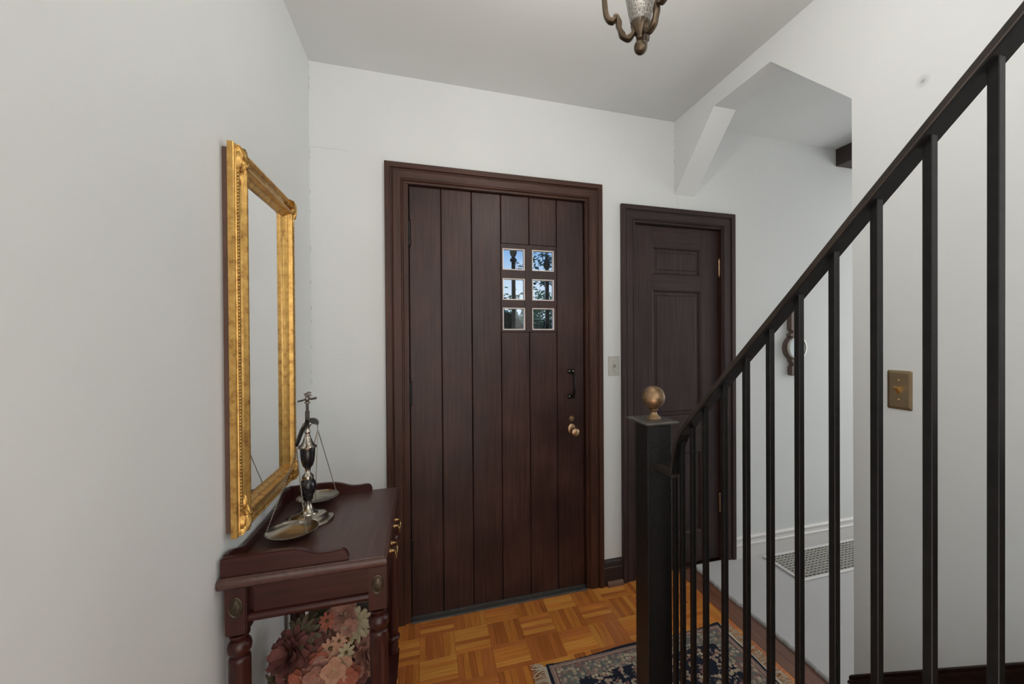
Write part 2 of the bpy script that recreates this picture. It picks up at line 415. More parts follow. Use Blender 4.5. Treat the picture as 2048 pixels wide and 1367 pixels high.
for c in cand:
    mi = random.choices((0, 1, 2, 3), (.30, .34, .18, .18) if c[4] == 'X' else (.12, .30, .30, .28))[0]
    if c in pick:
        me = strip_mesh(c[4], mi); link('parquet_strip', me, None, floor, (c[0], c[2], 0))
    else:
        c = clip(c)
        if c[1]-c[0] < .003 or c[3]-c[2] < .003: continue
        n0 = len(rest.faces); box(rest, c[0]+.0003, c[1]-.0003, c[2]+.0003, c[3]-.0003, -.004, 0); rest.faces.ensure_lookup_table()
        for f_ in rest.faces[n0:]: f_.material_index = mi*2+(0 if c[4] == 'X' else 1)
mk('parquet_field', rest, mats_rest, floor, kind='stuff')
for k, (ya, yb) in enumerate(((-2.6, -.9), (-.9, .35), (.35, 1.62), (1.62, D))):
    for q in range(2): mk('border_plank', BX(XB+q*.057+.0004, XB+.057*(q+1)-.0004, ya+.0004+q*.3*(k > 0), yb-.0004+q*.3*(k < 3), -.004, 0, bev=.0005), BORDER, floor)

# carpet of the hall, ragged along its cut edge
bm = bmesh.new()
ys = [-.5+i*(D+.5)/260 for i in range(261)]
edge = [1.514+random.uniform(-.0035, .0035)+.004*sin(y*9) for y in ys]
secs = []
for (y, ex) in zip(ys, edge): secs.append([(ex, y, -.003), (ex, y, .009), (ex+.008, y, .014), (4.5, y, .014), (4.5, y, -.003)])
loft(bm, secs)
tag(mk('carpet', bm, CARPET), 'pale grey fitted carpet of the hall with a ragged cut edge', 'carpet')

# ------------------------------------------------------------------ mouldings and door casings
def casing_piece(bm, P0, P1, inw, out_, prof, m0, m1):
    """sweep prof (u inward, h proud) from P0 to P1 along the outer edge; m0/m1 = mitre (1 cut inward, 0 square)"""
    P0, P1, inw, out_ = map(Vector, (P0, P1, inw, out_)); t = (P1-P0).normalized()
    A = [P0+inw*u+out_*h+t*(u*m0) for u, h in prof]; B = [P1+inw*u+out_*h-t*(u*m1) for u, h in prof]
    return loft(bm, [A, B])
CP = [(0, 0), (0, .021), (.003, .024), (.024, .024), (.027, .021), (.028, .013), (.031, .012), (.034, .0155), (.038, .0165), (.070, .0155), (.073, .013), (.0745, .0155), (.078, .0155), (.081, .010), (.083, .006), (.092, .006), (.092, 0)]
def casing(parent, xl, xr, zt, w, mv, mh):
    pr = [(u*w/.092, h) for u, h in CP]
    for nm, a, b_, inw, m0, m1, mt in (('casing_side', (xl, D, 0), (xl, D, zt), (1, 0, 0), 0, 1, mv), ('casing_side', (xr, D, 0), (xr, D, zt), (-1, 0, 0), 0, 1, mv), ('casing_head', (xl, D, zt), (xr, D, zt), (0, 0, -1), 1, 1, mh)):
        mk(nm, casing_piece(bmesh.new(), a, b_, inw, (0, -1, 0), pr, m0, m1), mt, parent)
def strap_hinge(parent, x, y, z0, z1, name='hinge', mat=None, r=.0065):
    b = bmesh.new(); h = z1-z0
    lathe(b, [(.002, 0), (r*.7, .003), (r*.9, .008), (r*.6, .011), (r, .013), (r, h*.36), (r*.85, h*.365), (r, h*.37), (r, h*.63), (r*.85, h*.635), (r, h*.64), (r, h-.013), (r*.6, h-.011), (r*.9, h-.008), (r*.7, h-.003), (.002, h)], (x, y, z0), 14)
    mk(name, b, mat or IRON, parent, True)

# ---- entrance door
door = mk('door_1', BX(-.0705, .8315, D+.046, D+.058, .012, 2.107), DOORW, **ST)
# backing board gets a cut-out: build it as four boards instead
door.data.clear_geometry(); b = bmesh.new(); o_ = WLOC['door_1']
for q in ((-.0705, .3825, .012, 2.107), (.671, .8315, .012, 2.107), (.37, .684, .012, 1.4045), (.37, .684, 1.8515, 2.107)): box(b, q[0], q[1], D+.046, D+.058, q[2], q[3])
bmesh.ops.translate(b, verts=b.verts, vec=-o_); b.to_mesh(door.data); b.free()
px = [-.0715, .079, .2275, .3765, .5265, .6775, .832]
yf = D+.018
def plank(x0, x1, z0, z1):
    g_ = .0012
    mk('plank', BX(x0+g_, x1-g_, yf, D+.046, z0, z1, bev=.003), DOORW, door)
for k in (0, 1, 2, 5): plank(px[k], px[k+1], .012, 2.107)
for k in (3, 4): plank(px[k], px[k+1], .012, 1.400); plank(px[k], px[k+1], 1.857, 2.107)
cols = [(.3855, .5045), (.5425, .6645)]; rows = [(1.4105, 1.527), (1.5665, 1.680), (1.7225, 1.8345)]
gx0, gx1, gz0, gz1 = .3772, .6768, 1.4004, 1.8566
b = bmesh.new(); yg0, yg1 = D+.020, D+.055
box(b, gx0, cols[0][0], yg0, yg1, gz0, gz1, .001); box(b, cols[0][1], cols[1][0], yg0, yg1, gz0, gz1, .001); box(b, cols[1][1], gx1, yg0, yg1, gz0, gz1, .001)
for c0, c1 in cols:
    zz = [gz0]+[v for r_ in rows for v in r_]+[gz1]
    for i in range(0, 8, 2): box(b, c0-.001, c1+.001, yg0+.0008, yg1-.0008, zz[i], zz[i+1])
mk('window_grid', b, DOORW, door)
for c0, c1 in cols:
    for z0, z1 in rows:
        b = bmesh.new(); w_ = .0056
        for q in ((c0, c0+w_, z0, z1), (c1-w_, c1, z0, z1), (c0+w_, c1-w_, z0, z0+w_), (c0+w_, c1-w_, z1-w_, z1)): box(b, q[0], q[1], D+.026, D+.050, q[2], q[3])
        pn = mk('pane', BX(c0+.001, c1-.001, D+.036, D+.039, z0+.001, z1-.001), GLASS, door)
        mk('reveal_glow_bead', b, REVGLOW, pn)  # added pale bead, imitates the glow of the lit reveal
for z0, z1 in ((1.806, 1.947), (1.038, 1.168), (.268, .399)): strap_hinge(door, -.0690, D+.007, z0, z1, r=.0072)
# pull handle
b = bmesh.new(); hx = .754
tube(b, catmull([(hx+.004, D+.010, 1.184), (hx+.004, D-.012, 1.176), (hx+.004, D-.030, 1.155), (hx+.004, D-.034, 1.118), (hx+.004, D-.030, 1.082), (hx+.004, D-.012, 1.060), (hx+.004, D+.010, 1.053)], 5), [.006]*6+[.0065]*6+[.0075]*19, 10)
h = mk('pull_handle', b, IRON, door, True)
for zc in (1.187, 1.051):
    pl_ = mk('handle_plate', BX(hx-.017, hx+.022, D+.012, D+.018, zc-.013, zc+.013, bev=.002), IRON, h)
    for dx in (-.009, .013):
        b = bmesh.new(); sphere(b, (hx+dx, D+.012, zc+.001), .0038, (1, .6, 1), 10, 6); mk('screw', b, SILVERP, h, True)
b = bmesh.new(); lathe(b, [(.016, 0), (.016, -.004), (.013, -.008), (.012, -.008)], (.755, yf, .930), 20, 'Y')
lk = mk('deadbolt', b, BRASSO, door, True); mk('thumb_turn', BX(.744, .768, yf-.020, yf-.007, .927, .934, bev=.002), BRASSO, lk)
b = bmesh.new(); lathe(b, [(.001, .0), (.019, 0), (.021, -.003), (.017, -.006), (.001, -.006)], (.757, yf, .874), 24, 'Y')
for v in b.verts: v.co.z = .874+(v.co.z-.874)*1.35
mk('knob_rosette', b, BRASSO, door, True)
b = bmesh.new(); lathe(b, [(.009, .002), (.009, -.022), (.016, -.028), (.0225, -.038), (.0235, -.048), (.020, -.058), (.010, -.063), (.001, -.064)], (.760, yf, .866), 24, 'Y')
mk('door_knob', b, BRASSO, door, True)
mk('kick_strip', BX(-.070, .831, D+.014, D+.0178, .006, .016), STEEL, door)

t1 = root('trim_1', (.376, D, 0), kind='structure')
casing(t1, -.177, .930, 2.2015, .092, CASV, CASH)
for q in ((-.085, -.0735), (.8335, .838)): mk('jamb', BX(q[0], q[1], D-.001, D+.16, 0, 2.112), CASV, t1)
mk('jamb_head', BX(-.0735, .8335, D-.001, D+.16, 2.1085, 2.112), CASH, t1)
for q in ((-.0735, -.050), (.810, .8335)): mk('door_stop', BX(q[0], q[1], D+.0585, D+.08, 0, 2.1085), CASV, t1)
mk('door_stop', BX(-.050, .810, D+.0585, D+.08, 2.085, 2.1085), CASH, t1)
mk('threshold', BX(-.0735, .8335, D-.016, D+.16, -.003, .006, bev=.002), STEEL, t1)

# ---- closet door
clo = mk('door_2', BX(1.142, 1.706, D+.046, D+.052, .022, 1.998), CLOV, **ST)
cy = D+.024
X0, X1 = 1.1365, 1.7150; xa, xb = 1.262, 1.592
for q in ((X0, xa), (xb, X1)): mk('stile', BX(q[0], q[1], cy, cy+.034, .016, 2.015, bev=.0015), CLOV, clo)
for z0, z1 in ((1.896, 2.015), (1.645, 1.732), (.680, .898), (.016, .20)): mk('rail', BX(xa+.0003, xb-.0003, cy+.0003, cy+.034, z0, z1, bev=.0015), CLOH, clo)
for z0, z1 in ((1.732, 1.896), (.898, 1.645), (.20, .680)):
    b = bmesh.new(); yb = cy+.016
    lo_ = [(xa, z0), (xb, z0), (xb, z1), (xa, z1)]
    def ins(d_): return [(xa+d_, z0+d_), (xb-d_, z0+d_), (xb-d_, z1-d_), (xa+d_, z1-d_)]
    secs = []
    for d_, y_ in ((.0, cy+.030), (0, cy+.002), (.004, cy+.003), (.009, cy+.008), (.012, cy+.014), (.030, cy+.013), (.034, cy+.009), (.036, cy+.0085)): secs.append([(p[0], y_, p[1]) for p in ins(d_)])
    loft(b, secs); mk('panel', b, CLOV, clo)
for z0, z1 in ((1.727, 1.848), (.30, .42)): strap_hinge(clo, 1.7120, D+.012, z0, z1, mat=BRASSO, r=.0072)
t2 = root('trim_2', (1.426, D, 0), kind='structure')
casing(t2, 1.0448, 1.806, 2.111, .0915, CLOV, CLOH)
mk('jamb', BX(1.1325, 1.1345, D-.001, D+.16, 0, 2.0225), CLOV, t2); mk('jamb', BX(1.7165, 1.7185, D-.001, D+.16, 0, 2.0225), CASV, t2)
mk('jamb_head', BX(1.1345, 1.7165, D-.001, D+.16, 2.0175, 2.0225), CLOH, t2)

# ---- skirtings
BP = [(0, 0), (.017, 0), (.017, .098), (.014, .102), (.015, .112), (.012, .126), (.006, .136), (0, .140)]
def base_back(name, x0, x1, mat, sc=1, shoe=None, y=D):
    b = bmesh.new(); loft(b, [[(x, y-p*1.0, z*sc) for p, z in BP] for x in (x0, x1)]); o = mk(name, b, mat, **ST)
    if shoe:
        q = [(0, .0)]+[(.017+.018*cos(a), .002+.028*sin(a)) for a in [i*pi/12 for i in range(7)]]+[(0.0165, .030)]
        q = [(.0172, 0)]+[(.0172+.017*cos(i*pi/12), .027*sin(i*pi/12)) for i in range(7)]
        b = bmesh.new(); loft(b, [[(x, y-p, z) for p, z in q] for x in (x0+shoe, x1-.003)]); mk('shoe_moulding', b, SHOE, o)
    return o
base_back('baseboard_back', .9305, 1.0443, SKIRX, 1, .018)
base_back('baseboard_back_left', XL, -.1775, SKIRX, 1)
b = bmesh.new(); loft(b, [[(XL+p, y, z) for p, z in BP] for y in (-.1, D-.018)]); mk('baseboard_left', b, SKIRT, **ST)
HB = [(0, 0), (.018, 0), (.018, .080), (.021, .083), (.021, .092), (.016, .098), (.013, .112), (.015, .118), (.015, .128), (.008, .138), (0, .138)]
b = bmesh.new(); loft(b, [[(x, D-p, z) for p, z in HB] for x in (1.8065, 4.5)]); mk('baseboard_hall', b, WHITEP, **ST)

# ---- stair with its skirt board and rail
NR, TR, RI, YF = 7, .222, .187, .965
st = root('staircase', (.98, YF, 0), 'wooden staircase hidden low behind the iron balusters along the right wall', 'stairs')
for k in range(NR):
    yk = YF-k*TR; zt = RI*(k+1)
    mk('riser', BX(.545, XR-.020, yk-.022, yk-.004, zt-RI+(0 if k == 0 else .0005), zt-.0285), STAIRW, st)
    mk('tread', BX(.535, XR-.020, yk-TR-.004, yk+.022, zt-.028, zt, bev=.008, seg=2), STAIRW, st)
sk = lambda y: .2027+(1.0662-y)*.842
skz = mk('baseboard_right', prism(bmesh.new(), [(1.067, 0), (1.067, sk(1.067)-.026), (-.58, sk(-.58)-.026), (-.58, 0)], 'X', XR-.016, XR), SKIRT, **ST)
pr = [(0, -.026), (.020, -.026), (.020, -.016), (.012, -.013), (.014, -.004), (.010, 0), (0, 0)]
b = bmesh.new(); loft(b, [[(XR-p, y, sk(y)+z) for p, z in pr] for y in (1.069, -.58)]); mk('skirt_cap', b, SKIRT, skz)

RX = .620
rail = root('stair_railing', (RX, 1.06, 0), 'black iron stair railing with square balusters and a newel post topped by a bronze ball', 'railing')
sc_ = .9667
b = bmesh.new(); box(b, .5835, .6585, 1.0225, 1.0945, 0, 1.1225, .0012)
nw = mk('newel_post', b, IRONH, rail)
b = bmesh.new(); loft(b, [[(.6245+sx*(hx_-.0015), 1.0705+sy*(hx_+.0055), z) for sx, sy in ((-1, -1), (1, -1), (1, 1), (-1, 1))] for hx_, z in ((.050, 1.1215), (.0535, 1.1228), (.054, 1.126), (.0525, 1.1285), (.046, 1.130))])
mk('newel_cap', b, plain('grey_sheen_iron_cap', (.075, .068, .062), .34, 0, .35, 30, .2), nw)  # lighter grey base colour carries the sheen of the cap top
b = bmesh.new(); lathe(b, [(.001, 0), (.022, 0), (.0225, .003), (.020, .006), (.0165, .009), (.0115, .014), (.0098, .021), (.0115, .025), (.0135, .027), (.0135, .029), (.0115, .030)]+[(.0335*sin(a), .0625-.0335*cos(a)) for a in [.38+i*(pi-.39)/14 for i in range(15)]], (.627, 1.0665, 1.129), 32)
mk('ball_finial', b, plain('worn_bronze_ball', (.27, .175, .10), .38, .85, .5, 42, .2), nw, True, label='bronze ball finial on a turned foot')
# handrail: flat bar, polyline of its left top edge
RL = [(.869, 1.1654), (.7344, 1.2915), (.6605, 1.3595), (.578, 1.4345), (.4578, 1.5466), (.3644, 1.6315), (.277, 1.7095)]
RL = [(y*1.0075, 1.36+(z-1.36)*1.0075) for y, z in RL]
sl = (RL[-1][1]-RL[0][1])/(RL[0][0]-RL[-1][0])
path = [(.952, 1.012), (.946, 1.045), (.930, 1.098), (.912, 1.128), (.893, 1.146)] + RL + [(-.15, RL[-1][1]+sl*(RL[-1][0]+.15))]
path = [Vector((0, y, z)) for y, z in path]
secs = []; XA, XBb = .6045, .6355; TH = .0105
for i, p in enumerate(path):
    t = (path[min(i+1, len(path)-1)]-path[max(i-1, 0)]).normalized(); nrm = Vector((0, -t.z, t.y))
    if nrm.z < 0 and i > 4: nrm = -nrm
    if i <= 4: nrm = Vector((0, abs(t.z), abs(t.y)))
    c = .0015
    q = [(XA+c, 0), (XA, c), (XA, TH-c), (XA+c, TH), (XBb-c, TH), (XBb, TH-c), (XBb, c), (XBb-c, 0)]
    secs.append([Vector((x_, p.y, p.z))-nrm*d_ for x_, d_ in q])
hr = mk('handrail', loft(bmesh.new(), secs), RAILM, rail, True, 35)
secs = []
for i, p in enumerate(path):
    t = (path[min(i+1, len(path)-1)]-path[max(i-1, 0)]).normalized(); nrm = Vector((0, -t.z, t.y))
    if nrm.z < 0: nrm = -nrm
    if i <= 4: nrm = Vector((0, abs(t.z), abs(t.y)))
    secs.append([Vector((x_, p.y, p.z))-nrm*d_ for x_, d_ in ((XA+.001, TH), (XA+.001, TH+.0028), (XBb-.001, TH+.0028), (XBb-.001, TH))])
mk('rail_shade_strip', loft(bmesh.new(), secs), IRON, hr, label='black strip standing in for the shade under the handrail')  # added strip, its black colour paints the shaded underside of the bar
mk('rail_bracket', BX(.606, .629, .940, 1.024, .999, 1.013, bev=.0015), RAILM, rail)
rz = lambda y: (RL[0][1]+(RL[0][0]-y)*sl)
ks = [.946, .914, .871, 1.327*RX, 1.2231*RX, 1.1181*RX, 1.0189*RX, .916*RX, .8112*RX, .7058*RX, .5984*RX, .4936*RX]
while ks[-1] > .02: ks.append(ks[-1]-.0645)
hb = .00565
for i, y in enumerate(ks):
    zt = rz(y)-.0125 if i > 2 else (1.005, 1.10, 1.145)[i]
    if i > 2:
        lo_i = min(range(len(RL)-1), key=lambda q: 0 if RL[q+1][0] <= y <= RL[q][0] else 1)
        if RL[-1][0] <= y: 
            a_, c_ = RL[lo_i], RL[lo_i+1]; zt = a_[1]+(c_[1]-a_[1])*(a_[0]-y)/(a_[0]-c_[0])-.013
    zb = 0 if y > YF+.022 else RI*(int((YF+.022-y)/TR)+1)
    if y < YF+.022: zb = min(RI*NR, RI*(int((YF-y+.022-.0001)/TR)+1))-.0005
    mk('baluster', BX(RX-hb, RX+hb, y-hb, y+hb, zb, zt, bev=.0008), IRON, rail)

# ------------------------------------------------------------------ mirror
mir = root('wall_mirror', (XL, 1.5, .857), 'tall rectangular mirror in ornate gold frame on the left wall', 'mirror')
MY0, MY1, MZ0, MZ1 = 1.254, 1.755, .857, 1.868
mk('backing_board', BX(XL+.001, XL+.0158, MY0+.012, MY1-.012, MZ0+.012, MZ1-.012), DARKWD, mir)
MP = [(0, .016), (0, .0285), (.002, .0305), (.006, .0310), (.007, .0335), (.0095, .0345), (.012, .0335), (.0135, .0325), (.016, .0355), (.019, .0365), (.0215, .0355), (.023, .0325), (.028, .0305), (.034, .0305), (.039, .0335), (.041, .0365), (.0425, .0365), (.044, .0385), (.048, .0425), (.052, .0435), (.056, .042), (.058, .037), (.0595, .030), (.062, .029), (.0635, .0265), (.070, .0195), (.072, .0195), (.0735, .016)]
cs = [(MY0, MZ0), (MY1, MZ0), (MY1, MZ1), (MY0, MZ1)]
for k in range(4):
    a, c = Vector((XL, *cs[k])), Vector((XL, *cs[(k+1) % 4])); t = (c-a).normalized(); inw = Vector((0, -t.z, t.y))
    mk('frame_rail', casing_piece(bmesh.new(), a, c, inw, (1, 0, 0), MP, 1, 1), GOLD, mir, True, 30)
    # rope bead along the inner hollow of each rail
    L = (c-a).length; b = bmesh.new(); nb_ = int(L/.0085)
    for i in range(8, nb_-8):
        p = a+t*(i+.5)*L/nb_+inw*.0118+Vector((1, 0, 0))*.0348
        d_ = bmesh.ops.create_icosphere(b, subdivisions=1, radius=.0033)
        for v in d_['verts']:
            q = v.co.copy(); v.co = p+Vector((q.x, 0, 0))+t*(q.y*1.25+q.z*.4)+inw*(q.z*.9)
    mk('bead_row', b, GOLD, mir, True, 60, kind='stuff')
    # acanthus corner at point a
    t0 = (Vector((XL, *cs[k]))-Vector((XL, *cs[(k-1) % 4]))).normalized(); u1 = t; u2 = inw
    b = bmesh.new(); ex = Vector((1, 0, 0))
    def leaf(p, dirv, ln, wd, h0, bul):
        dirv = dirv.normalized(); sd = ex.cross(dirv); secs_ = []
        for i in range(7):
            s = i/6; w_ = wd*sin(pi*min(.97, s*.85+.12))*(1 if s < .8 else .75); c_ = p+dirv*ln*s+ex*(h0+bul*sin(pi*s)*.8)
            secs_.append([c_-sd*w_-ex*.006, c_-sd*w_*.7+ex*.002, c_-sd*w_*.3+ex*.0005, c_+ex*.004, c_+sd*w_*.3+ex*.0005, c_+sd*w_*.7+ex*.002, c_+sd*w_-ex*.006])
        loft(b, secs_)
    o0 = a+ex*.031
    dg = (u1+u2).normalized()
    leaf(o0+dg*.012, dg, .062, .014, .007, .010)
    for s1, s2 in ((u1, u2), (u2, u1)):
        leaf(o0+dg*.034, s1+.25*s2, .050, .010, .006, .009); leaf(o0+dg*.020, s1-.12*s2, .045, .009, .005, .008)
        leaf(o0+s1*.062+s2*.031, s1, .040, .0085, .002, .006); leaf(o0+dg*.050, s1-.45*s2, .035, .008, .007, .008)
        sphere(b, o0+s1*.048+s2*.048*.9+ex*.010, .0085, (1, 1, 1), 12, 8)
        sphere(b, o0+s1*.030+s2*.014+ex*.006, .0065, (1, 1, 1), 12, 8); leaf(o0+s1*.004+s2*.010, s1+.5*s2, .030, .007, .004, .007); leaf(o0+s1*.040+s2*.020, s1-.5*s2, .028, .006, .004, .006)
    mk('corner_ornament', b, GOLD, mir, True, 50)
mk('mirror_glass', BX(XL+.0159, XL+.018, MY0+.070, MY1-.070, MZ0+.070, MZ1-.070), MIRR, mir)

# ------------------------------------------------------------------ console table
TX0, TX1, TY0, TY1 = -.488, -.103, 1.203, 1.768
tb = root('console_table', (-.296, 1.485, 0), 'dark cherry console table with turned legs and low gallery under the mirror', 'table')
b = bmesh.new()
def edge_prof(d): return d
secs = []
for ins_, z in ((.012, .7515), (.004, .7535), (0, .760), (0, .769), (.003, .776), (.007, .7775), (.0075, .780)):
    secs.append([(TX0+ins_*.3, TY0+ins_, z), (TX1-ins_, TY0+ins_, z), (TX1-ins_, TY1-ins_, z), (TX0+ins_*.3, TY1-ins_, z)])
loft(b, secs); mk('tabletop', b, wood('sheen_cherry_tabletop', (.062, .026, .021), (.118, .056, .045), 'Y', .36, 1, .1, .15, .4), tb, True, 50)  # top sheen put into the colour, lighter and greyer than the other cherry
gal = [(-.484, .780), (-.484, .824)]
gal += [(v.x, v.y) for v in catmull([(-.478, .8275, 0), (-.42, .8285, 0), (-.345, .8285, 0), (-.310, .8235, 0), (-.275, .811, 0), (-.245, .8085, 0), (-.218, .810, 0), (-.205, .804, 0), (-.199, .790, 0), (-.2005, .780, 0)], 4)]
for y in (TY0+.012, TY1-.030): mk('gallery_side', prism(bmesh.new(), gal, 'Y', y, y+.017, .003, 2), CHER_X, tb)
gb = [(TY0+.030, .780)]+[(v.x, v.y) for v in catmull([(TY0+.030, .829, 0), (1.27, .826, 0), (1.33, .806, 0), (1.40, .8035, 0), (1.485, .8035, 0), (1.57, .8035, 0), (1.64, .806, 0), (1.70, .826, 0), (TY1-.031, .829, 0)], 5)]+[(TY1-.031, .780)]
mk('gallery_back', prism(bmesh.new(), gb, 'X', TX0+.003, TX0+.018, .003, 2), CHER_Y, tb)
LX = (-.4525, -.1275); LY = (1.2385, 1.7325); hs = .0232
for lx in LX:
    for ly in LY:
        lg = mk('leg', lathe(bmesh.new(), [(.0205, .0), (.0205, .628), (.0222, .627), (.0225, .624), (.0205, .619), (.0155, .615), (.0150, .612), (.0185, .611), (.0245, .604), (.0262, .594), (.0250, .583), (.0200, .5755), (.0165, .573), (.0165, .571), (.0222, .568), (.0236, .563), (.0236, .555)][2:]
             + [(.0236-.0000*q, .555-.26*q/14) for q in range(1, 15)] + [(.0226-.003*q/6, .29-.06*q/6) for q in range(1, 7)]
             + [(.0175, .225), (.0175, .219), (.0240, .215), (.0255, .208), (.0240, .200), (.0180, .196), (.0178, .190), (.0195, .180), (.0190, .150), (.0165, .06), (.0160, .035)], (lx, ly, 0), 40, 'Z', 10, .13, (.30, .552)), CHER_Z, tb, True, 50)
        b = bmesh.new(); box(b, lx-hs, lx+hs, ly-hs, ly+hs, .632, .7515, .0025, 2); mk('leg_block', b, CHER_Z, lg)
        b = bmesh.new(); lathe(b, [(.0165, .045), (.0178, .043), (.0172, .012), (.015, .006), (.012, 0)], (lx, ly, 0), 24); mk('brass_foot_cap', b, BRASS, lg, True, label='brass foot cap')
        if ly < 1.5:
            yb_ = ly-hs; b = bmesh.new()
            lathe(b, [(.001, 0), (.0148, 0), (.0150, -.0012), (.0135, -.0022), (.0118, -.0016), (.0112, -.0006), (.0095, -.0008), (.0088, -.0022), (.006, -.0030), (.001, -.0034)], (lx, yb_, .7015), 28, 'Y')
            for v in b.verts: v.co.z = .7015+(v.co.z-.7015)*1.8
            mk('oval_medallion', b, GUN if False else plain('antique_bronze', (.075, .060, .042), .42, .9, .3, 90, .3) if 'antique_bronze' not in bpy.data.materials else bpy.data.materials['antique_bronze'], lg, True, label='antique bronze oval medallion')
for y, nm in ((LY[0]-.006, 'apron_side'), (LY[1]-.006, 'apron_side')):
    ap = mk(nm, BX(LX[0]+hs+(.010 if y < 1.4 else 0), LX[1]-hs, y, y+.014, .662, .7515), CHER_X, tb)
    if y < 1.4: mk('apron_slot', BX(LX[0]+hs-.001, LX[0]+hs+.011, y+.009, y+.014, .662, .7515), CHER_Z, ap)
    b = bmesh.new(); tube(b, [(LX[0]+hs-.003, y+.001, .665), (LX[1]-hs+.003, y+.001, .665)], .0115, 16); mk('rounded_rail', b, CHER_X, ap, True)
mk('apron_back', BX(LX[0]-.014, LX[0], LY[0]+hs, LY[1]-hs, .662, .7515), CHER_Y, tb)
mk('front_rail', BX(LX[1]-.012, LX[1]+.016, LY[0]+hs, LY[1]-hs, .642, .664, bev=.003), CHER_Y, tb)
dr = mk('drawer_front', BX(LX[1]+.004, LX[1]+.021, LY[0]+hs+.002, LY[1]-hs-.002, .667, .749, bev=.003), CHER_Y, tb)
for yc in (1.395, 1.575):
    b = bmesh.new(); xf = LX[1]+.021
    for dy in (-.026, .026): lathe(b, [(.008, 0), (.008, .002), (.0045, .004), (.004, .014), (.0055, .017), (.001, .019)], (xf, yc+dy, .716), 14, 'X')
    tube(b, catmull([(xf+.013, yc-.027, .716), (xf+.016, yc-.030, .700), (xf+.016, yc-.015, .686), (xf+.016, yc, .690), (xf+.016, yc+.015, .686), (xf+.016, yc+.030, .700), (xf+.013, yc+.027, .716)], 5), .0026, 8)
    mk('drawer_pull', b, BRASS, dr, True, label='brass bail drawer pull')
mk('lower_shelf', BX(TX0+.012, TX1-.003, LY[0]-.028, LY[1]+.028, .130, .150, bev=.005, seg=2), CHER_Y, tb)

# ------------------------------------------------------------------ balance scale
BXc, BYc, TZ = -.364, 1.519, .780
bs = root('balance_scale', (BXc, BYc, TZ), 'pewter and black balance scale with two hanging pans standing on the console table', 'scale')
b = bmesh.new(); lathe(b, [(.001, 0), (.073, 0), (.0745, .004), (.072, .008), (.060, .012), (.056, .015), (.053, .020), (.047, .0235), (.038, .024), (.036, .025)], (BXc, BYc, TZ), 44); mk('base', b, PEWTER, bs, True, 35)
b = bmesh.new(); lathe(b, [(.027, .024), (.0280, .026), (.027, .029), (.020, .034), (.0150, .042), (.0115, .053), (.0098, .064), (.0105, .067)], (BXc, BYc, TZ), 32); mk('flared_foot', b, PEWTER, bs, True, 35)
b = bmesh.new(); lathe(b, [(.0105, .067), (.0140, .071), (.0150, .083), (.0150, .084), (.0175, .088), (.0218, .098), (.0240, .110), (.0228, .122), (.0185, .132), (.016, .1345)], (BXc, BYc, TZ), 36); mk('black_ball', b, BLACKM, bs, True, 40, label='black enamelled ball and collar')
b = bmesh.new(); lathe(b, [(.016, .1345), (.0168, .140), (.0162, .145), (.0162, .147), (.0110, .152), (.0080, .158), (.0074, .165), (.0088, .170), (.0100, .1725)], (BXc, BYc, TZ), 32); mk('lower_collar', b, PEWTER, bs, True, 35)
b = bmesh.new(); lathe(b, [(.008, .172), (.0145, .178), (.0185, .192), (.0208, .212), (.0216, .231), (.021, .2355)], (BXc, BYc, TZ), 36); mk('black_urn', b, BLACKM, bs, True, 40, label='black enamelled urn')
b = bmesh.new(); lathe(b, [(.022, .2345), (.0260, .2365), (.0266, .241), (.025, .2435), (.0195, .2475), (.0145, .256), (.0108, .267), (.0088, .272), (.0090, .275), (.0068, .2775), (.0064, .281), (.0086, .286), (.0086, .289), (.0062, .294), (.0064, .300), (.0088, .307), (.0088, .311), (.004, .313)], (BXc, BYc, TZ), 32); mk('upper_stem', b, PEWTER, bs, True, 35)
b = bmesh.new(); box(b, BXc-.006, BXc+.006, BYc-.004, BYc+.004, TZ+.311, TZ+.355, .001); box(b, BXc-.004, BXc+.004, BYc-.003, BYc+.003, TZ+.351, TZ+.382, .001); mk('pillar', b, GUN, bs)
# eagle finial
b = bmesh.new(); ez = TZ+.378
lathe(b, [(.006, 0), (.0085, .002), (.0075, .006), (.005, .008)], (BXc, BYc, ez), 14)
sphere(b, (BXc, BYc, ez+.016), .0085, (.8, 1.05, 1.25), 12, 8); sphere(b, (BXc+.006, BYc-.002, ez+.0275), .0048, (1.2, .9, .9), 10, 7)
tube(b, [(BXc+.010, BYc-.002, ez+.0275), (BXc+.0155, BYc-.002, ez+.0255)], [.0022, .0006], 7)
def fin(pts, th):
    secs_ = [[Vector(p)+Vector((0, 0, -th)), Vector(p)+Vector((0, .0035, 0)), Vector(p)+Vector((0, 0, th)), Vector(p)+Vector((0, -.0035, 0))] for p in pts]; loft(b, secs_)
fin([(BXc-.002, BYc+.003, ez+.018), (BXc+.010, BYc+.010, ez+.014), (BXc+.024, BYc+.014, ez+.016)], .004)
fin([(BXc-.002, BYc-.003, ez+.016), (BXc-.012, BYc-.009, ez+.012), (BXc-.024, BYc-.012, ez+.010)], .003)
tube(b, [(BXc-.002, BYc, ez+.024), (BXc-.006, BYc, ez+.030), (BXc+.003, BYc, ez+.036), (BXc+.012, BYc, ez+.035)], [.004, .004, .0035, .002], 8)
mk('eagle_finial', b, plain('aged_pewter', (.20, .18, .155), .4, 1, .2, 60, .2), bs, True, 50)
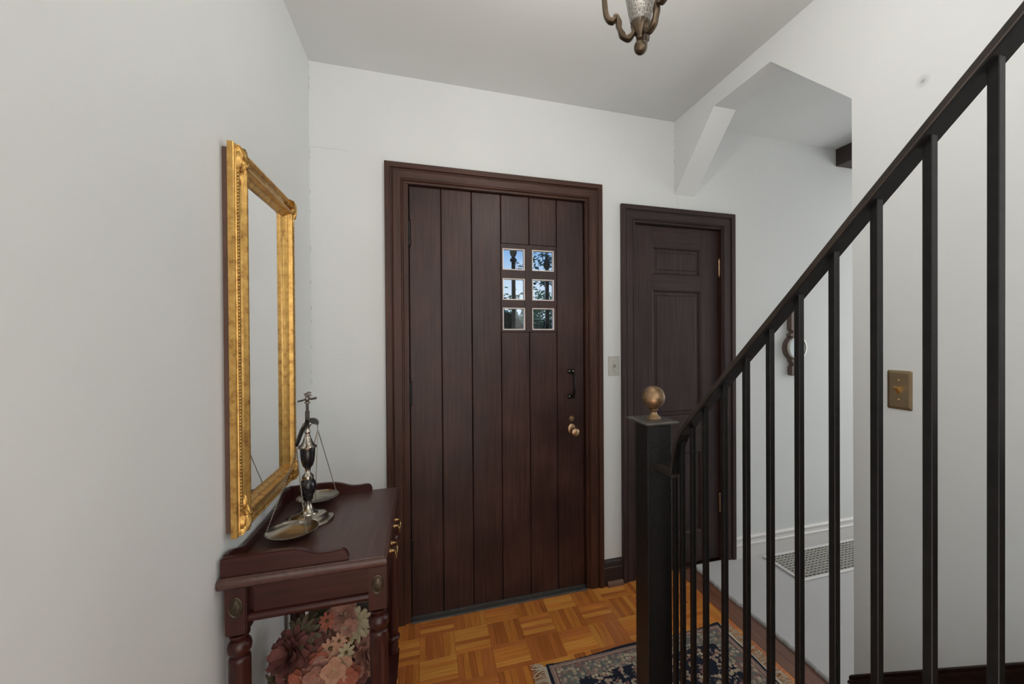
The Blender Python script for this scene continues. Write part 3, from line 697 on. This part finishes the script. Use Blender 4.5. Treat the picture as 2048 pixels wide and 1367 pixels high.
# beam
PN, PF = Vector((-.3648, 1.405, 1.050)), Vector((-.360, 1.633, 1.068)); PV = Vector((BXc, BYc-.006, 1.089))
b = bmesh.new(); bp = catmull([PN+Vector((0, -.001, .003)), PN.lerp(PV, .45)+Vector((0, 0, .014)), PV+Vector((0, -.02, .0)), PV+Vector((0, .012, .008)), PF.lerp(PV, .45)+Vector((0, 0, .014)), PF+Vector((0, -.014, .012)), PF+Vector((0, 0, .006))], 5)
nb_ = len(bp); secs = []
for i, p in enumerate(bp):
    t = (bp[min(i+1, nb_-1)]-bp[max(i-1, 0)]).normalized(); w_ = .0056+.0022*sin(pi*min(1, max(0, i/(nb_-1)))); n_v = Vector((1, 0, 0)); u_ = t.cross(n_v).normalized()
    secs.append([p+n_v*w_*.7*cx_+u_*w_*1.35*cz_ for cx_, cz_ in ((-1, -.6), (-.6, -1), (.6, -1), (1, -.6), (1, .6), (.6, 1), (-.6, 1), (-1, .6))])
loft(b, secs); bmx = mk('beam', b, GUN, bs, True, 40)
b = bmesh.new(); sphere(b, PV+Vector((.008, .002, .004)), .0055, (1, 1, 1), 12, 8); sphere(b, PV+Vector((-.010, .002, .004)), .0042, (1, 1, 1), 12, 8); mk('pivot_knob', b, PEWTER, bmx, True)
def chain(p, q, r=.0018):
    p, q = Vector(p), Vector(q); L = (q-p).length; k = max(2, int(L/.0042)); b_ = bmesh.new(); t = (q-p).normalized(); s_ = t.orthogonal().normalized(); u_ = t.cross(s_)
    tube(b_, [p, q], r*.55, 5)
    for i in range(k):
        c_ = p+t*(i+.5)*L/k; d_ = bmesh.ops.create_icosphere(b_, subdivisions=1, radius=r)
        for v in d_['verts']:
            z_ = v.co.copy(); v.co = c_+t*z_.z*1.3+(s_*z_.x+u_*z_.y)*(1.25 if i % 2 else .95)
    return b_
def pan_at(c, top, R_, rot):
    b_ = bmesh.new(); lathe(b_, [(.001, -.0155), (R_*.45, -.0145), (R_*.75, -.0115), (R_*.93, -.005), (R_, 0), (R_*1.005, .0008), (R_*.985, .0010), (R_*.92, -.0035), (R_*.74, -.0100), (R_*.45, -.013), (.001, -.014)], c, 48)
    pn_ = mk('pan', b_, PEWTER, bs, True, 40); c = Vector(c); top = Vector(top); j = top+Vector((0, 0, -.016))
    b_ = bmesh.new(); tube(b_, [top+Vector((0, .0045*cos(a), -.006+.0045*sin(a))) for a in [i*2*pi/12 for i in range(13)]], .0008, 6)
    tube(b_, [j+Vector((.0, 0, .004)), j+Vector((0, 0, -.003))], .0016, 6); mk('hook_ring', b_, PEWTER, pn_, True)
    for k in range(3):
        a = rot+k*2*pi/3; e_ = c+Vector((R_*.94*cos(a), R_*.94*sin(a), .003)); mk('chain', chain(j, e_), GUN if False else PEWTER, pn_, True)
        b_ = bmesh.new(); tube(b_, [e_+Vector((cos(a)*.003*cos(q), sin(a)*.003*cos(q), .003*sin(q))) for q in [i*2*pi/10 for i in range(11)]], .0007, 5); mk('chain_ring', b_, PEWTER, pn_, True)
pan_at((-.3795, 1.407, .8035), PN, .069, radians(196)); pan_at((-.366, 1.655, .812), PF, .066, radians(35))

# ------------------------------------------------------------------ silk flowers
fa = root('flower_arrangement', (-.30, 1.47, .150), 'silk flower bouquet in dusty pink, coral and cream on the shelf under the console table', 'flowers')
b = bmesh.new(); lathe(b, [(.001, 0), (.062, 0), (.066, .006), (.078, .05), (.082, .09), (.079, .115), (.083, .119), (.079, .123), (.070, .115), (.066, .05), (.001, .045)], (-.30, 1.47, .150), 36); mk('wicker_pot', b, WICK, fa, True)
def orient(dirv):
    dirv = Vector(dirv).normalized(); a = dirv.orthogonal().normalized(); return a, dirv.cross(a), dirv
def petal(b, c, ax, ang, r0, ln, wd, lift, curl, tip=.55, seg=4, mi=0):
    A, B, Cn = ax; rad = A*cos(ang)+B*sin(ang); tan = -A*sin(ang)+B*cos(ang); rows_ = []
    for i in range(seg+1):
        s = i/seg; w_ = wd*(sin(pi*(.12+.80*s))**tip if tip < 1 else sin(pi*(.12+.80*s)))
        h_ = lift*ln*s - curl*ln*s*s; o_ = c+rad*(r0+ln*s*cos(min(1.2, lift*.6)))+Cn*h_
        rows_.append([b.verts.new(o_-tan*w_+Cn*w_*.25), b.verts.new(o_), b.verts.new(o_+tan*w_+Cn*w_*.25)])
    for P_, Q_ in zip(rows_, rows_[1:]):
        for k in range(2): f_ = b.faces.new((P_[k], P_[k+1], Q_[k+1], Q_[k])); f_.material_index = mi
def blossom(c, r, dirv, kind, col, name):
    b = bmesh.new(); ax = orient(dirv); c = Vector(c); rj = random.uniform
    if kind == 'daisy':
        for lay, (k_, L_, lf) in enumerate(((14, 1., .15), (11, .82, .45))):
            for i in range(k_): petal(b, c+ax[2]*.003*lay, ax, 2*pi*i/k_+rj(-.12, .12)+lay*.2, r*.12, r*L_*rj(.82, 1.0)*.9, r*.13, lf+rj(-.1, .15), rj(.1, .4), .5)
    elif kind == 'small':
        for i in range(9): petal(b, c, ax, 2*pi*i/9+rj(-.1, .1), r*.15, r*.85, r*.20, .2+rj(-.1, .1), .2, .5)
    elif kind == 'dahlia':
        for lay in range(6):
            k_ = 13-lay; L_ = r*(1-.11*lay)
            for i in range(k_): petal(b, c+ax[2]*r*.11*lay, ax, 2*pi*i/k_+lay*.37+rj(-.15, .15), r*.06, L_*rj(.8, 1.0), r*.17, .05+.24*lay+rj(-.15, .15), rj(-.1, .35), .6)
    elif kind == 'primrose':
        for lay, k_ in ((0, 5), (1, 4)):
            for i in range(k_): petal(b, c+ax[2]*.004*lay, ax, 2*pi*i/k_+lay*.6+rj(-.1, .1), r*.04, r*(.98-.25*lay), r*.46*(1-.15*lay), .35+.45*lay+rj(-.1, .1), .35, .75)
    f_ = mk(name, b, PET[col], fa, True, 80)
    bb = bmesh.new()
    if kind in ('daisy', 'small', 'primrose'):
        q = r*(.15 if kind == 'daisy' else .2 if kind == 'small' else .10); sphere(bb, c+ax[2]*q*.5, q, (1, 1, 1), 10, 7)
        mk('flower_centre', bb, CENT if kind != 'primrose' else PET['cream'], f_, True)
    else: bb.free()
    bs_ = Vector((-.30, 1.47, .27)); b = bmesh.new(); tube(b, [c, c.lerp(bs_, .5)+Vector((0, 0, .01)), bs_], .0022, 5); mk('stem', b, LEAFM, f_)
# (px, py) of the blossoms with size, kind, colour
def back(px_, py_, yy):
    d_ = Rr*((px_-1108.06)/836.117)-Uu*((py_-683.5)/836.117)+F; t = yy/d_.y; return Vector((d_.x*t, yy, 1.36+d_.z*t))
FL = [(708, 1248, 40, 'daisy', 'cream', 1.44, (.5, -.5, .7)), (604, 1270, 44, 'daisy', 'sage', 1.44, (-.35, -.6, .6)), (632, 1240, 36, 'daisy', 'sage', 1.52, (-.2, -.2, 1)),
      (682, 1228, 32, 'primrose', 'pink', 1.45, (.2, -.6, .8)), (655, 1241, 17, 'small', 'coral', 1.42, (-.2, -.8, .5)), (668, 1262, 30, 'primrose', 'rose', 1.45, (0, -.7, .6)),
      (694, 1254, 22, 'primrose', 'pink', 1.42, (.3, -.8, .5)), (650, 1275, 28, 'primrose', 'pink', 1.44, (-.2, -.7, .6)), (661, 1296, 19, 'small', 'peach', 1.39, (0, -.9, .4)),
      (678, 1281, 16, 'small', 'peach', 1.39, (.2, -.9, .4)), (692, 1304, 18, 'small', 'cream', 1.38, (.5, -.8, .3)), (598, 1302, 54, 'dahlia', 'rose', 1.43, (-.45, -.75, .45)),
      (726, 1306, 46, 'dahlia', 'pink', 1.44, (.55, -.65, .4)), (645, 1322, 30, 'primrose', 'coral', 1.39, (-.1, -.9, .35)), (636, 1350, 34, 'primrose', 'pink', 1.37, (-.1, -.95, .2)),
      (668, 1336, 34, 'primrose', 'peach', 1.37, (.1, -.95, .3)), (692, 1352, 30, 'primrose', 'coral', 1.37, (.35, -.9, .2)), (602, 1352, 28, 'primrose', 'coral', 1.38, (-.4, -.85, .2)),
      (571, 1356, 24, 'primrose', 'rose', 1.40, (-.6, -.7, .2)), (548, 1364, 28, 'daisy', 'sage', 1.43, (-.7, -.5, .3)), (630, 1300, 26, 'primrose', 'sage', 1.43, (-.2, -.8, .4)),
      (712, 1340, 30, 'dahlia', 'rose', 1.45, (.5, -.8, .1)), (660, 1378, 36, 'dahlia', 'pink', 1.38, (.1, -.98, .0)), (618, 1390, 36, 'dahlia', 'rose', 1.39, (-.3, -.9, .0))]
for (px_, py_, rp, kd, cl, yy, dv) in FL:
    c = back(px_, py_, yy); blossom(c, rp/636*yy/1.47, dv, kd, cl, 'blossom')
for i in range(26):
    a = random.uniform(0, 2*pi); c = Vector((-.30+.075*cos(a), 1.47+.07*sin(a), random.uniform(.27, .43))); b = bmesh.new()
    petal(b, c, orient((cos(a), sin(a), .9)), random.uniform(0, 6), .005, .065, .016, .2, .4, .8); mk('leaf', b, LEAFM, fa, True)

# ------------------------------------------------------------------ hairline plaster cracks
def back(px_, py_, yy):
    d_ = Rr*((px_-1108.06)/836.117)-Uu*((py_-683.5)/836.117)+F; t = yy/d_.y; return Vector((d_.x*t, yy, 1.36+d_.z*t))
CRK = plain('plaster_crack', (.42, .41, .39), .9, 0, .2, 80)
wb = bpy.data.objects['wall_back']
for pts_ in ([(621, 293), (640, 294), (655, 297), (676, 298), (697, 302)], [(1355, 392), (1353, 400), (1357, 412), (1356, 420)]):
    b = bmesh.new(); tube(b, [back(u_, v_, D) for u_, v_ in pts_], .0006, 4); mk('crack', b, CRK, wb)
b = bmesh.new()
for v_ in (130, 152, 168, 300, 312, 380, 420, 492, 560, 612, 640, 690, 740, 760):
    z_ = back(619, v_, D).z; tube(b, [(XL+.0012, D-.0008, z_), (XL+.0016, D-.0008, z_-random.uniform(.006, .022))], .0011, 4)
for v_ in (262, 280, 300, 318, 344, 370):
    z_ = back(1347, v_, D).z; tube(b, [(XR-.001, D-.0008, z_), (XR-.001, D-.0008, z_-random.uniform(.006, .02))], .0012, 4)
mk('corner_crack', b, CRK, wb)
# ------------------------------------------------------------------ rug
RGX0, RGX1, RGY0, RGY1 = .468, 1.318, 1.075, 1.662
hx_, hy_ = (RGX1-RGX0)/2, (RGY1-RGY0)/2; rc = Vector(((RGX0+RGX1)/2, (RGY0+RGY1)/2, 0))
b = bmesh.new(); nx, ny = 60, 40; grid = []
for z_ in (.001, .009):
    g_ = []
    for i in range(nx+1):
        for j in range(ny+1):
            u, v = i/nx*2-1, j/ny*2-1; wob = .004*sin(u*5+v*2)*(abs(v) > .9) + .003*sin(v*7)*(abs(u) > .9)
            g_.append(b.verts.new((rc.x+u*hx_+(wob if abs(u) > .99 else 0), rc.y+v*hy_+(wob*1.5 if abs(v) > .97 else 0), z_+(.0015*sin(u*9)*sin(v*6)+.0015 if z_ > .005 else 0))))
    grid.append(g_)
id_ = lambda i, j: i*(ny+1)+j
for i in range(nx):
    for j in range(ny):
        for g_, fl in zip(grid, (1, 0)):
            q = [g_[id_(i, j)], g_[id_(i+1, j)], g_[id_(i+1, j+1)], g_[id_(i, j+1)]]; b.faces.new(q[::-1] if fl else q)
bd = [(i, 0) for i in range(nx)]+[(nx, j) for j in range(ny)]+[(i, ny) for i in range(nx, 0, -1)]+[(0, j) for j in range(ny, 0, -1)]
for p, q in zip(bd, bd[1:]+bd[:1]): b.faces.new((grid[0][id_(*p)], grid[0][id_(*q)], grid[1][id_(*q)], grid[1][id_(*p)]))
rug = mk('rug', b, rug_mat(hx_, hy_), None, True, 50, origin=rc)
tag(rug, 'small navy and beige oriental rug with cream fringe on the parquet', 'rug')
for sgn, xe in ((1, RGX1), (-1, RGX0)):
    b = bmesh.new(); k = 150
    box(b, xe-.002 if sgn > 0 else xe-.012, xe+.012 if sgn > 0 else xe+.002, RGY0+.006, RGY1-.004, .001, .0085, .002)
    for i in range(k):
        y = RGY0+.008+(RGY1-RGY0-.014)*i/(k-1); L = random.uniform(.035, .060); sw_ = random.uniform(-.022, .022) + .012*sin(i*.7); rr0 = random.uniform(.0009, .0016)
        tube(b, catmull([(xe+sgn*.008, y, .006), (xe+sgn*(.008+L*.4), y+sw_*.3, .008+random.uniform(0, .007)), (xe+sgn*(.008+L*.8), y+sw_*.8, .004), (xe+sgn*(.008+L), y+sw_*1.2, .002)], 3), rr0, 4)
    if sgn < 0:
        tube(b, catmull([(xe-.03, RGY1-.02, .006), (xe-.052, RGY1-.028, .004), (xe-.058, RGY1-.06, .003), (xe-.075, RGY1-.09, .002)], 4), .0014, 4)
        for i in range(14):
            tube(b, catmull([(xe-.006, RGY1-.012, .008), (xe-.03+random.uniform(-.01, .01), RGY1+random.uniform(-.02, .015), .012), (xe-.045+random.uniform(-.02, .02), RGY1+random.uniform(-.03, .025), .005)], 3), .0014, 4)
    mk('fringe', b, FRINGE, rug, kind='stuff')

# ------------------------------------------------------------------ lantern
LXc, LYc = .4975, .8975
la = root('ceiling_lantern', (LXc, LYc, CZ), 'bronze ceiling lantern with scrolled arms and crackled glass shade', 'light fixture')
b = bmesh.new(); lathe(b, [(.001, 0)]+[(.0158*sin(a), .0165-.0165*cos(a)) for a in [.3+i*2.45/9 for i in range(10)]]+[(.0095, .034), (.0085, .037), (.0105, .0395), (.0105, .043), (.0088, .046), (.0105, .055), (.013, .064), (.0165, .072), (.019, .078), (.010, .084)], (LXc, LYc, 2.040), 28); mk('finial', b, BRASSO if False else plain('aged_bronze', (.115, .084, .056), .36, .85, .3, 40, .2), la, True, 40)
ABR = bpy.data.materials['aged_bronze']
armp = [(.012, 2.108), (.018, 2.089), (.030, 2.078), (.042, 2.085), (.050, 2.103), (.0525, 2.122), (.058, 2.1295), (.064, 2.1225), (.073, 2.1225), (.081, 2.135), (.0845, 2.16), (.086, 2.19), (.088, 2.25), (.086, 2.31)]
for ang in (radians(160), radians(286), radians(50)):
    dr_ = Vector((cos(ang), sin(ang), 0)); sd = Vector((-sin(ang), cos(ang), 0)); b = bmesh.new()
    pts = catmull([Vector((LXc, LYc, 0))+dr_*r_+Vector((0, 0, z_)) for r_, z_ in armp], 5); secs = []; k = len(pts)
    for i, p in enumerate(pts):
        t = (pts[min(i+1, k-1)]-pts[max(i-1, 0)]).normalized(); u_ = t.cross(sd).normalized(); w_, h_ = .0074, .0060+.0012*sin(i*.9)*(i < 40)
        secs.append([p+sd*w_*a_+u_*h_*c_ for a_, c_ in ((-1, -.7), (-.6, -1), (.6, -1), (1, -.7), (1, .5), (.75, 1), (.45, .7), (.2, 1.05), (-.2, 1.05), (-.45, .7), (-.75, 1), (-1, .5))])
    loft(b, secs)
    for s_ in (24, 32):
        p = pts[s_]; sphere(b, p-Vector((0, 0, .006))-dr_*0.0, .0035, (1, 1, 1.6), 8, 6)
    mk('arm', b, ABR, la, True, 40)
b = bmesh.new(); pr_ = [(.014, 2.092), (.0185, 2.100), (.0225, 2.112), (.029, 2.14), (.034, 2.17), (.041, 2.21), (.052, 2.25), (.058, 2.27), (.060, 2.285)]
pr2 = pr_+[(r_-.003, z_) for r_, z_ in pr_[::-1]]
rings = [[b.verts.new((LXc+r_*cos(2*pi*i/36), LYc+r_*sin(2*pi*i/36), z_)) for i in range(36)] for r_, z_ in pr2]
for A, B in zip(rings, rings[1:]):
    for i in range(36): b.faces.new((A[i], A[(i+1) % 36], B[(i+1) % 36], B[i]))
mk('glass_shade', b, SHADE, la, True, 60)
b = bmesh.new(); lathe(b, [(.010, 2.082), (.0205, 2.098), (.0245, 2.113), (.0225, 2.114), (.0165, 2.101), (.006, 2.092)], (LXc, LYc, 0), 24, flute=12, fdep=.1, fz=(2.09, 2.12)); mk('shade_cup', b, ABR, la, True, 50)
b = bmesh.new(); tube(b, [(LXc+.086*cos(a), LYc+.086*sin(a), 2.312) for a in [i*2*pi/40 for i in range(41)]], .005, 8)
for ang in (radians(160), radians(286), radians(50)): tube(b, catmull([(LXc+.086*cos(ang), LYc+.086*sin(ang), 2.312), (LXc+.05*cos(ang), LYc+.05*sin(ang), 2.38), (LXc+.008*cos(ang), LYc+.008*sin(ang), 2.42)], 5), .004, 8)
mk('top_ring', b, ABR, la, True)
b = bmesh.new(); tube(b, [(LXc, LYc, 2.40), (LXc, LYc, 2.60)], .006, 10); lathe(b, [(.012, 2.578), (.05, 2.585), (.058, 2.60), (.060, CZ)], (LXc, LYc, 0), 28); mk('canopy', b, ABR, la, True)
m, n, bb_ = nodes('lit_bulb'); bb_.inputs['Emission Color'].default_value = (1, .9, .75, 1); bb_.inputs['Emission Strength'].default_value = 1
b = bmesh.new(); lathe(b, [(.001, 2.205), (.008, 2.208), (.014, 2.22), (.0145, 2.232), (.010, 2.255), (.008, 2.27)], (LXc, LYc, 0), 16); mk('bulb', b, m, la, True)
pl = bpy.data.lights.new('lantern_glow', 'POINT'); pl.energy = 13; pl.color = (1, .96, .90); pl.shadow_soft_size = .06
po = bpy.data.objects.new('lantern_glow', pl); po.location = (LXc, LYc, 2.315); COL.objects.link(po)

# ------------------------------------------------------------------ switches
def switch_plate(name, label, c, wdt, hgt, out_, mat, tmat, th=.006):
    """c centre on the wall, out_ unit vector off the wall"""
    out_ = Vector(out_); sd = Vector((0, 0, 1)).cross(out_); c = Vector(c); up = Vector((0, 0, 1)); r_ = root(name, tuple(c-up*hgt/2), label, 'light switch')
    b = bmesh.new(); secs_ = []
    for k_, h_ in ((1, 0), (1, .002), (.97, .0042), (.90, th-.0004), (.86, th)):
        w_, v_ = wdt/2*k_ if k_ > .95 else wdt/2-(1-k_)*.06, hgt/2-(1-k_)*.06; cc = .003; pts = []
        for sx, sy in ((1, 1), (-1, 1), (-1, -1), (1, -1)):
            o1, o2 = (w_-cc, v_), (w_, v_-cc)
            seq = (o2, o1) if sx*sy > 0 else (o1, o2)
            for q in seq: pts.append(c+sd*sx*q[0]+up*sy*q[1]+out_*h_)
        secs_.append(pts)
    loft(b, secs_); pl_ = mk('plate', b, mat, r_)
    for dz in (.030, -.030):
        b = bmesh.new(); sphere(b, c+up*dz+out_*th, .0032, (1, 1, 1), 10, 6); mk('screw', b, tmat, r_, True)
    b = bmesh.new(); loft(b, [[c+sd*sx*w_+up*(z_+sy*v_)+out_*h_ for sx, sy in ((-1, -1), (1, -1), (1, 1), (-1, 1))] for w_, v_, z_, h_ in ((.0055, .011, 0, th-.001), (.005, .008, .002, th+.003), (.0042, .0045, .008, th+.010), (.0055, .0040, .0105, th+.0155), (.006, .003, .011, th+.017))])
    mk('toggle', b, tmat, r_)
switch_plate('light_switch', 'brass switch plate with toggle on the right wall behind the balusters', (XR, .915, 1.198), .070, .120, (-1, 0, 0), BRASSP, BRASS)
switch_plate('light_switch', 'small nickel switch plate between the two dark doors', (1.0035, D, 1.2105), .067, .107, (0, -1, 0), SILVERP, SILVERP, .004)

# ------------------------------------------------------------------ barometer
ba = root('banjo_barometer', (2.257, D, 1.12), 'brown wooden wall barometer with round glass dial in the hall', 'barometer')
xc, zc, R0 = 2.257, 1.297, .080
o_ = []
def arc(a0, a1, k=12): return [(xc+R0*cos(a0+(a1-a0)*i/k), zc+R0*sin(a0+(a1-a0)*i/k)) for i in range(k+1)]
right = [(xc+.026, 1.120), (xc+.037, 1.128), (xc+.037, 1.178), (xc+.022, 1.188), (xc+.024, 1.198), (xc+.036, 1.208), (xc+.038, 1.2205)]
a0 = math.asin(-.072/R0*1.0) if False else -1.075
right += arc(a0, 1.075, 14)+[(xc+.046, 1.373), (xc+.046, 1.386), (xc+.026, 1.393), (xc+.024, 1.402), (xc+.040, 1.412), (xc+.040, 1.535), (xc+.026, 1.548)]
left_ = [(2*xc-p[0], p[1]) for p in right[::-1]]
bd_ = mk('case', prism(bmesh.new(), right+left_, 'Y', D-.034, D-.0005, .004, 2), BAROW, ba)
b = bmesh.new(); lathe(b, [(.062, -.034), (.073, -.034), (.0735, -.046), (.071, -.051), (.066, -.052), (.0635, -.047), (.0635, -.040), (.001, -.040)], (xc, D, zc), 40, 'Y'); mk('bezel', b, SILVERP, ba, True, 35, label='silver dial bezel')
b = bmesh.new(); lathe(b, [(.001, -.0402), (.063, -.0402), (.063, -.0412), (.001, -.0412)], (xc, D, zc), 40, 'Y'); di = mk('dial', b, DIAL, ba)
b = bmesh.new()
for i in range(36):
    a = radians(-60+i*300/35-60); r1, r2 = (.050, .058) if i % 5 else (.046, .058)
    tube(b, [(xc+r1*cos(a), D-.0416, zc+r1*sin(a)), (xc+r2*cos(a), D-.0416, zc+r2*sin(a))], .0005, 4)
mk('scale_mark', b, LEAD, di, kind='stuff')
b = bmesh.new(); tube(b, [(xc-.018, D-.043, zc-.012), (xc+.038, D-.043, zc+.026)], [.0012, .0006], 5); mk('needle', b, LEAD, di)
b = bmesh.new(); lathe(b, [(.001, -.0465), (.063, -.0465), (.063, -.0475), (.001, -.049)], (xc, D, zc), 40, 'Y'); mk('dial_glass', b, GLASS, ba, True)

# ------------------------------------------------------------------ hall beam and floor register
tag(mk('ceiling_beam', BX(2.634, 2.80, -.5, D-.001, 2.505, CZ-.001, bev=.003), BEAMW), 'dark wooden beam end under the hall ceiling', 'beam')
gr = root('floor_register', (2.38, 1.93, .014), 'grey metal floor register grille set in the hall carpet by the white baseboard', 'vent')
GX0, GX1, GY0, GY1 = 1.972, 2.80, 1.792, 2.072; fw = .020
for q in ((GX0, GX1, GY0, GY0+fw), (GX0, GX1, GY1-fw, GY1), (GX0, GX0+fw, GY0+fw, GY1-fw), (GX1-fw, GX1, GY0+fw, GY1-fw)): mk('frame_side', BX(q[0], q[1], q[2], q[3], .0145, .024, bev=.002), WHITEP, gr)
mk('duct_plate', BX(GX0+fw, GX1-fw, GY0+fw, GY1-fw, .0142, .0146), PITM, gr)
k = 11
for i in range(1, k): y = GY0+fw+(GY1-GY0-2*fw)*i/k; mk('grille_bar', BX(GX0+fw, GX1-fw, y-.0014, y+.0014, .0150, .0232), GRILLM, gr)
k = 27
for i in range(1, k): x_ = GX0+fw+(GX1-GX0-2*fw)*i/k; mk('grille_bar', BX(x_-.0014, x_+.0014, GY0+fw, GY1-fw, .0148, .0226), GRILLM, gr)

# ------------------------------------------------------------------ outside the door
mk('ground', BX(-40, 40, D+.161, 60, -.6, -.25), GRASS, kind='structure')
mk('porch_floor', BX(-1.2, 3.2, D+.161, 4.6, -.249, -.03), PAVE, kind='structure')
def picket(x_, y_, ztip, label):
    r_ = root('iron_picket', (x_, y_, -.03), label, 'railing', 'iron pickets outside the front door')
    b = bmesh.new(); box(b, x_-.0105, x_+.0105, y_-.0105, y_+.0105, -.03, ztip-.112, .001); mk('bar', b, IRON, r_)
    b = bmesh.new(); lathe(b, [(.012, -.125), (.0205, -.118), (.0205, -.108), (.0125, -.100), (.010, -.094), (.0165, -.084), (.0225, -.068), (.020, -.055), (.0125, -.035), (.006, -.012), (.001, 0)], (x_, y_, ztip), 16); mk('spear_tip', b, IRON, r_, True)
picket(.505, 2.45, 1.945, 'black iron bar with a spear tip behind the left column of door panes')
picket(.712, 2.45, 1.882, 'black iron bar with a spear tip behind the right column of door panes')
# dark wreath-like scroll on the porch
b = bmesh.new(); cxw, cyw, czw = .425, 2.62, 1.36
tube(b, catmull([(cxw+.16*cos(a), cyw+.02*sin(3*a), czw+.14*sin(a)) for a in [i*2*pi/14*.8-.3 for i in range(15)]], 4), .045, 10)
tube(b, [(cxw, cyw+.03, -.03), (cxw, cyw+.03, 1.36)], .03, 10)
for i in range(90):
    a = random.uniform(-.3, 4.8); c = Vector((cxw+.16*cos(a), cyw, czw+.14*sin(a)))+Vector((random.uniform(-.05, .05), random.uniform(-.04, .04), random.uniform(-.05, .05)))
    d_ = bmesh.ops.create_icosphere(b, subdivisions=1, radius=random.uniform(.008, .018))
    for v in d_['verts']: v.co += c
tag(mk('topiary', b, plain('dark_evergreen', (.004, .006, .006), .95, 0, .4, 40, 0, .08), smooth=True), 'dark arched evergreen shrub behind the lower left door pane', 'plant')
def leaves(bm_, c, r, k, sz, flat=1.):
    for _ in range(k):
        while True:
            p = Vector((random.uniform(-1, 1), random.uniform(-1, 1), random.uniform(-1, 1)))
            if p.length < 1: break
        p = Vector(c)+Vector((p.x*r[0], p.y*r[1], p.z*r[2])); a = Vector((random.gauss(0, 1), random.gauss(0, 1), random.gauss(0, .6))).normalized(); s_ = a.orthogonal().normalized(); q = random.uniform(.6, 1.3)*sz
        n_ = a.cross(s_)*q*.15
        vs = [bm_.verts.new(p+v) for v in (a*q, s_*q*.42+n_, -a*q*.9, -s_*q*.42+n_)]; bm_.faces.new((vs[0], vs[1], vs[2])); bm_.faces.new((vs[0], vs[2], vs[3]))
def tree(loc, h, crown, label, sd_, lm, sz, branches):
    random.seed(sd_); r_ = root('tree', loc, label, 'tree', 'trees outside the front door'); L = Vector(loc); b = bmesh.new()
    tube(b, [L, L+Vector((.05, 0, h*.5)), L+Vector((.0, .1, h))], [.16, .11, .05], 10)
    lf = bmesh.new()
    for (dx, dy, z0, dz, ln) in branches:
        p0 = L+Vector((0, .05, z0)); p1 = p0+Vector((dx*ln*.5, dy*ln*.5, dz*ln*.35)); p2 = p0+Vector((dx*ln, dy*ln, dz*ln))
        tube(b, catmull([p0, p1, p2], 4), [.05-.004*i for i in range(9)], 6)
        for s_ in (.35, .55, .75, .9, 1.0):
            c = p0.lerp(p2, s_)+Vector((random.uniform(-.2, .2), random.uniform(-.2, .2), random.uniform(-.1, .15))); leaves(lf, c, (.38, .38, .20), crown, sz)
            tube(b, [p0.lerp(p2, s_), c+Vector((random.uniform(-.3, .3), 0, random.uniform(.0, .25)))], [.012, .004], 4)
    mk('trunk', b, BARK, r_, True); mk('foliage', lf, lm, r_, kind='stuff')
tree((4.6, 9.2, -.25), 5.2, 46, 'tall green tree on the right seen through the door panes', 3, TREEL, .085, [(-.9, .1, 1.9, .22, 2.4), (-1, -.1, 2.6, .22, 2.3), (-.95, .2, 3.2, .15, 2.0), (-.7, -.3, 3.6, .3, 1.8), (-1, 0, 1.5, .1, 2.6), (.8, 0, 3, .3, 1.6), (.6, .5, 2.2, .3, 1.6)])
tree((1.0, 11.5, -.25), 3.2, 38, 'thin leafed tree on the left seen through the door panes', 5, TREEL, .09, [(.9, 0, 1.6, .30, 1.9), (.7, .2, 2.1, .25, 1.6), (-.8, 0, 1.8, .3, 1.8), (1, -.2, 1.3, .15, 2.4), (.3, 0, 2.4, .35, 1.2)])
random.seed(11)
hd = root('hedge', (2.6, 8.0, -.25), 'bright green leafy hedge low behind the door panes', 'hedge')
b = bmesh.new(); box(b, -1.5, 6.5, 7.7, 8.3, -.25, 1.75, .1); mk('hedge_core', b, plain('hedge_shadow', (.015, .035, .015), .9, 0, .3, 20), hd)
b = bmesh.new()
for i in range(190): leaves(b, (random.uniform(-.5, 5.5), random.uniform(7.5, 8.2), random.uniform(.7, 2.2)), (.3, .25, .25), 40, .06)
mk('foliage', b, TREEL2, hd, kind='stuff')
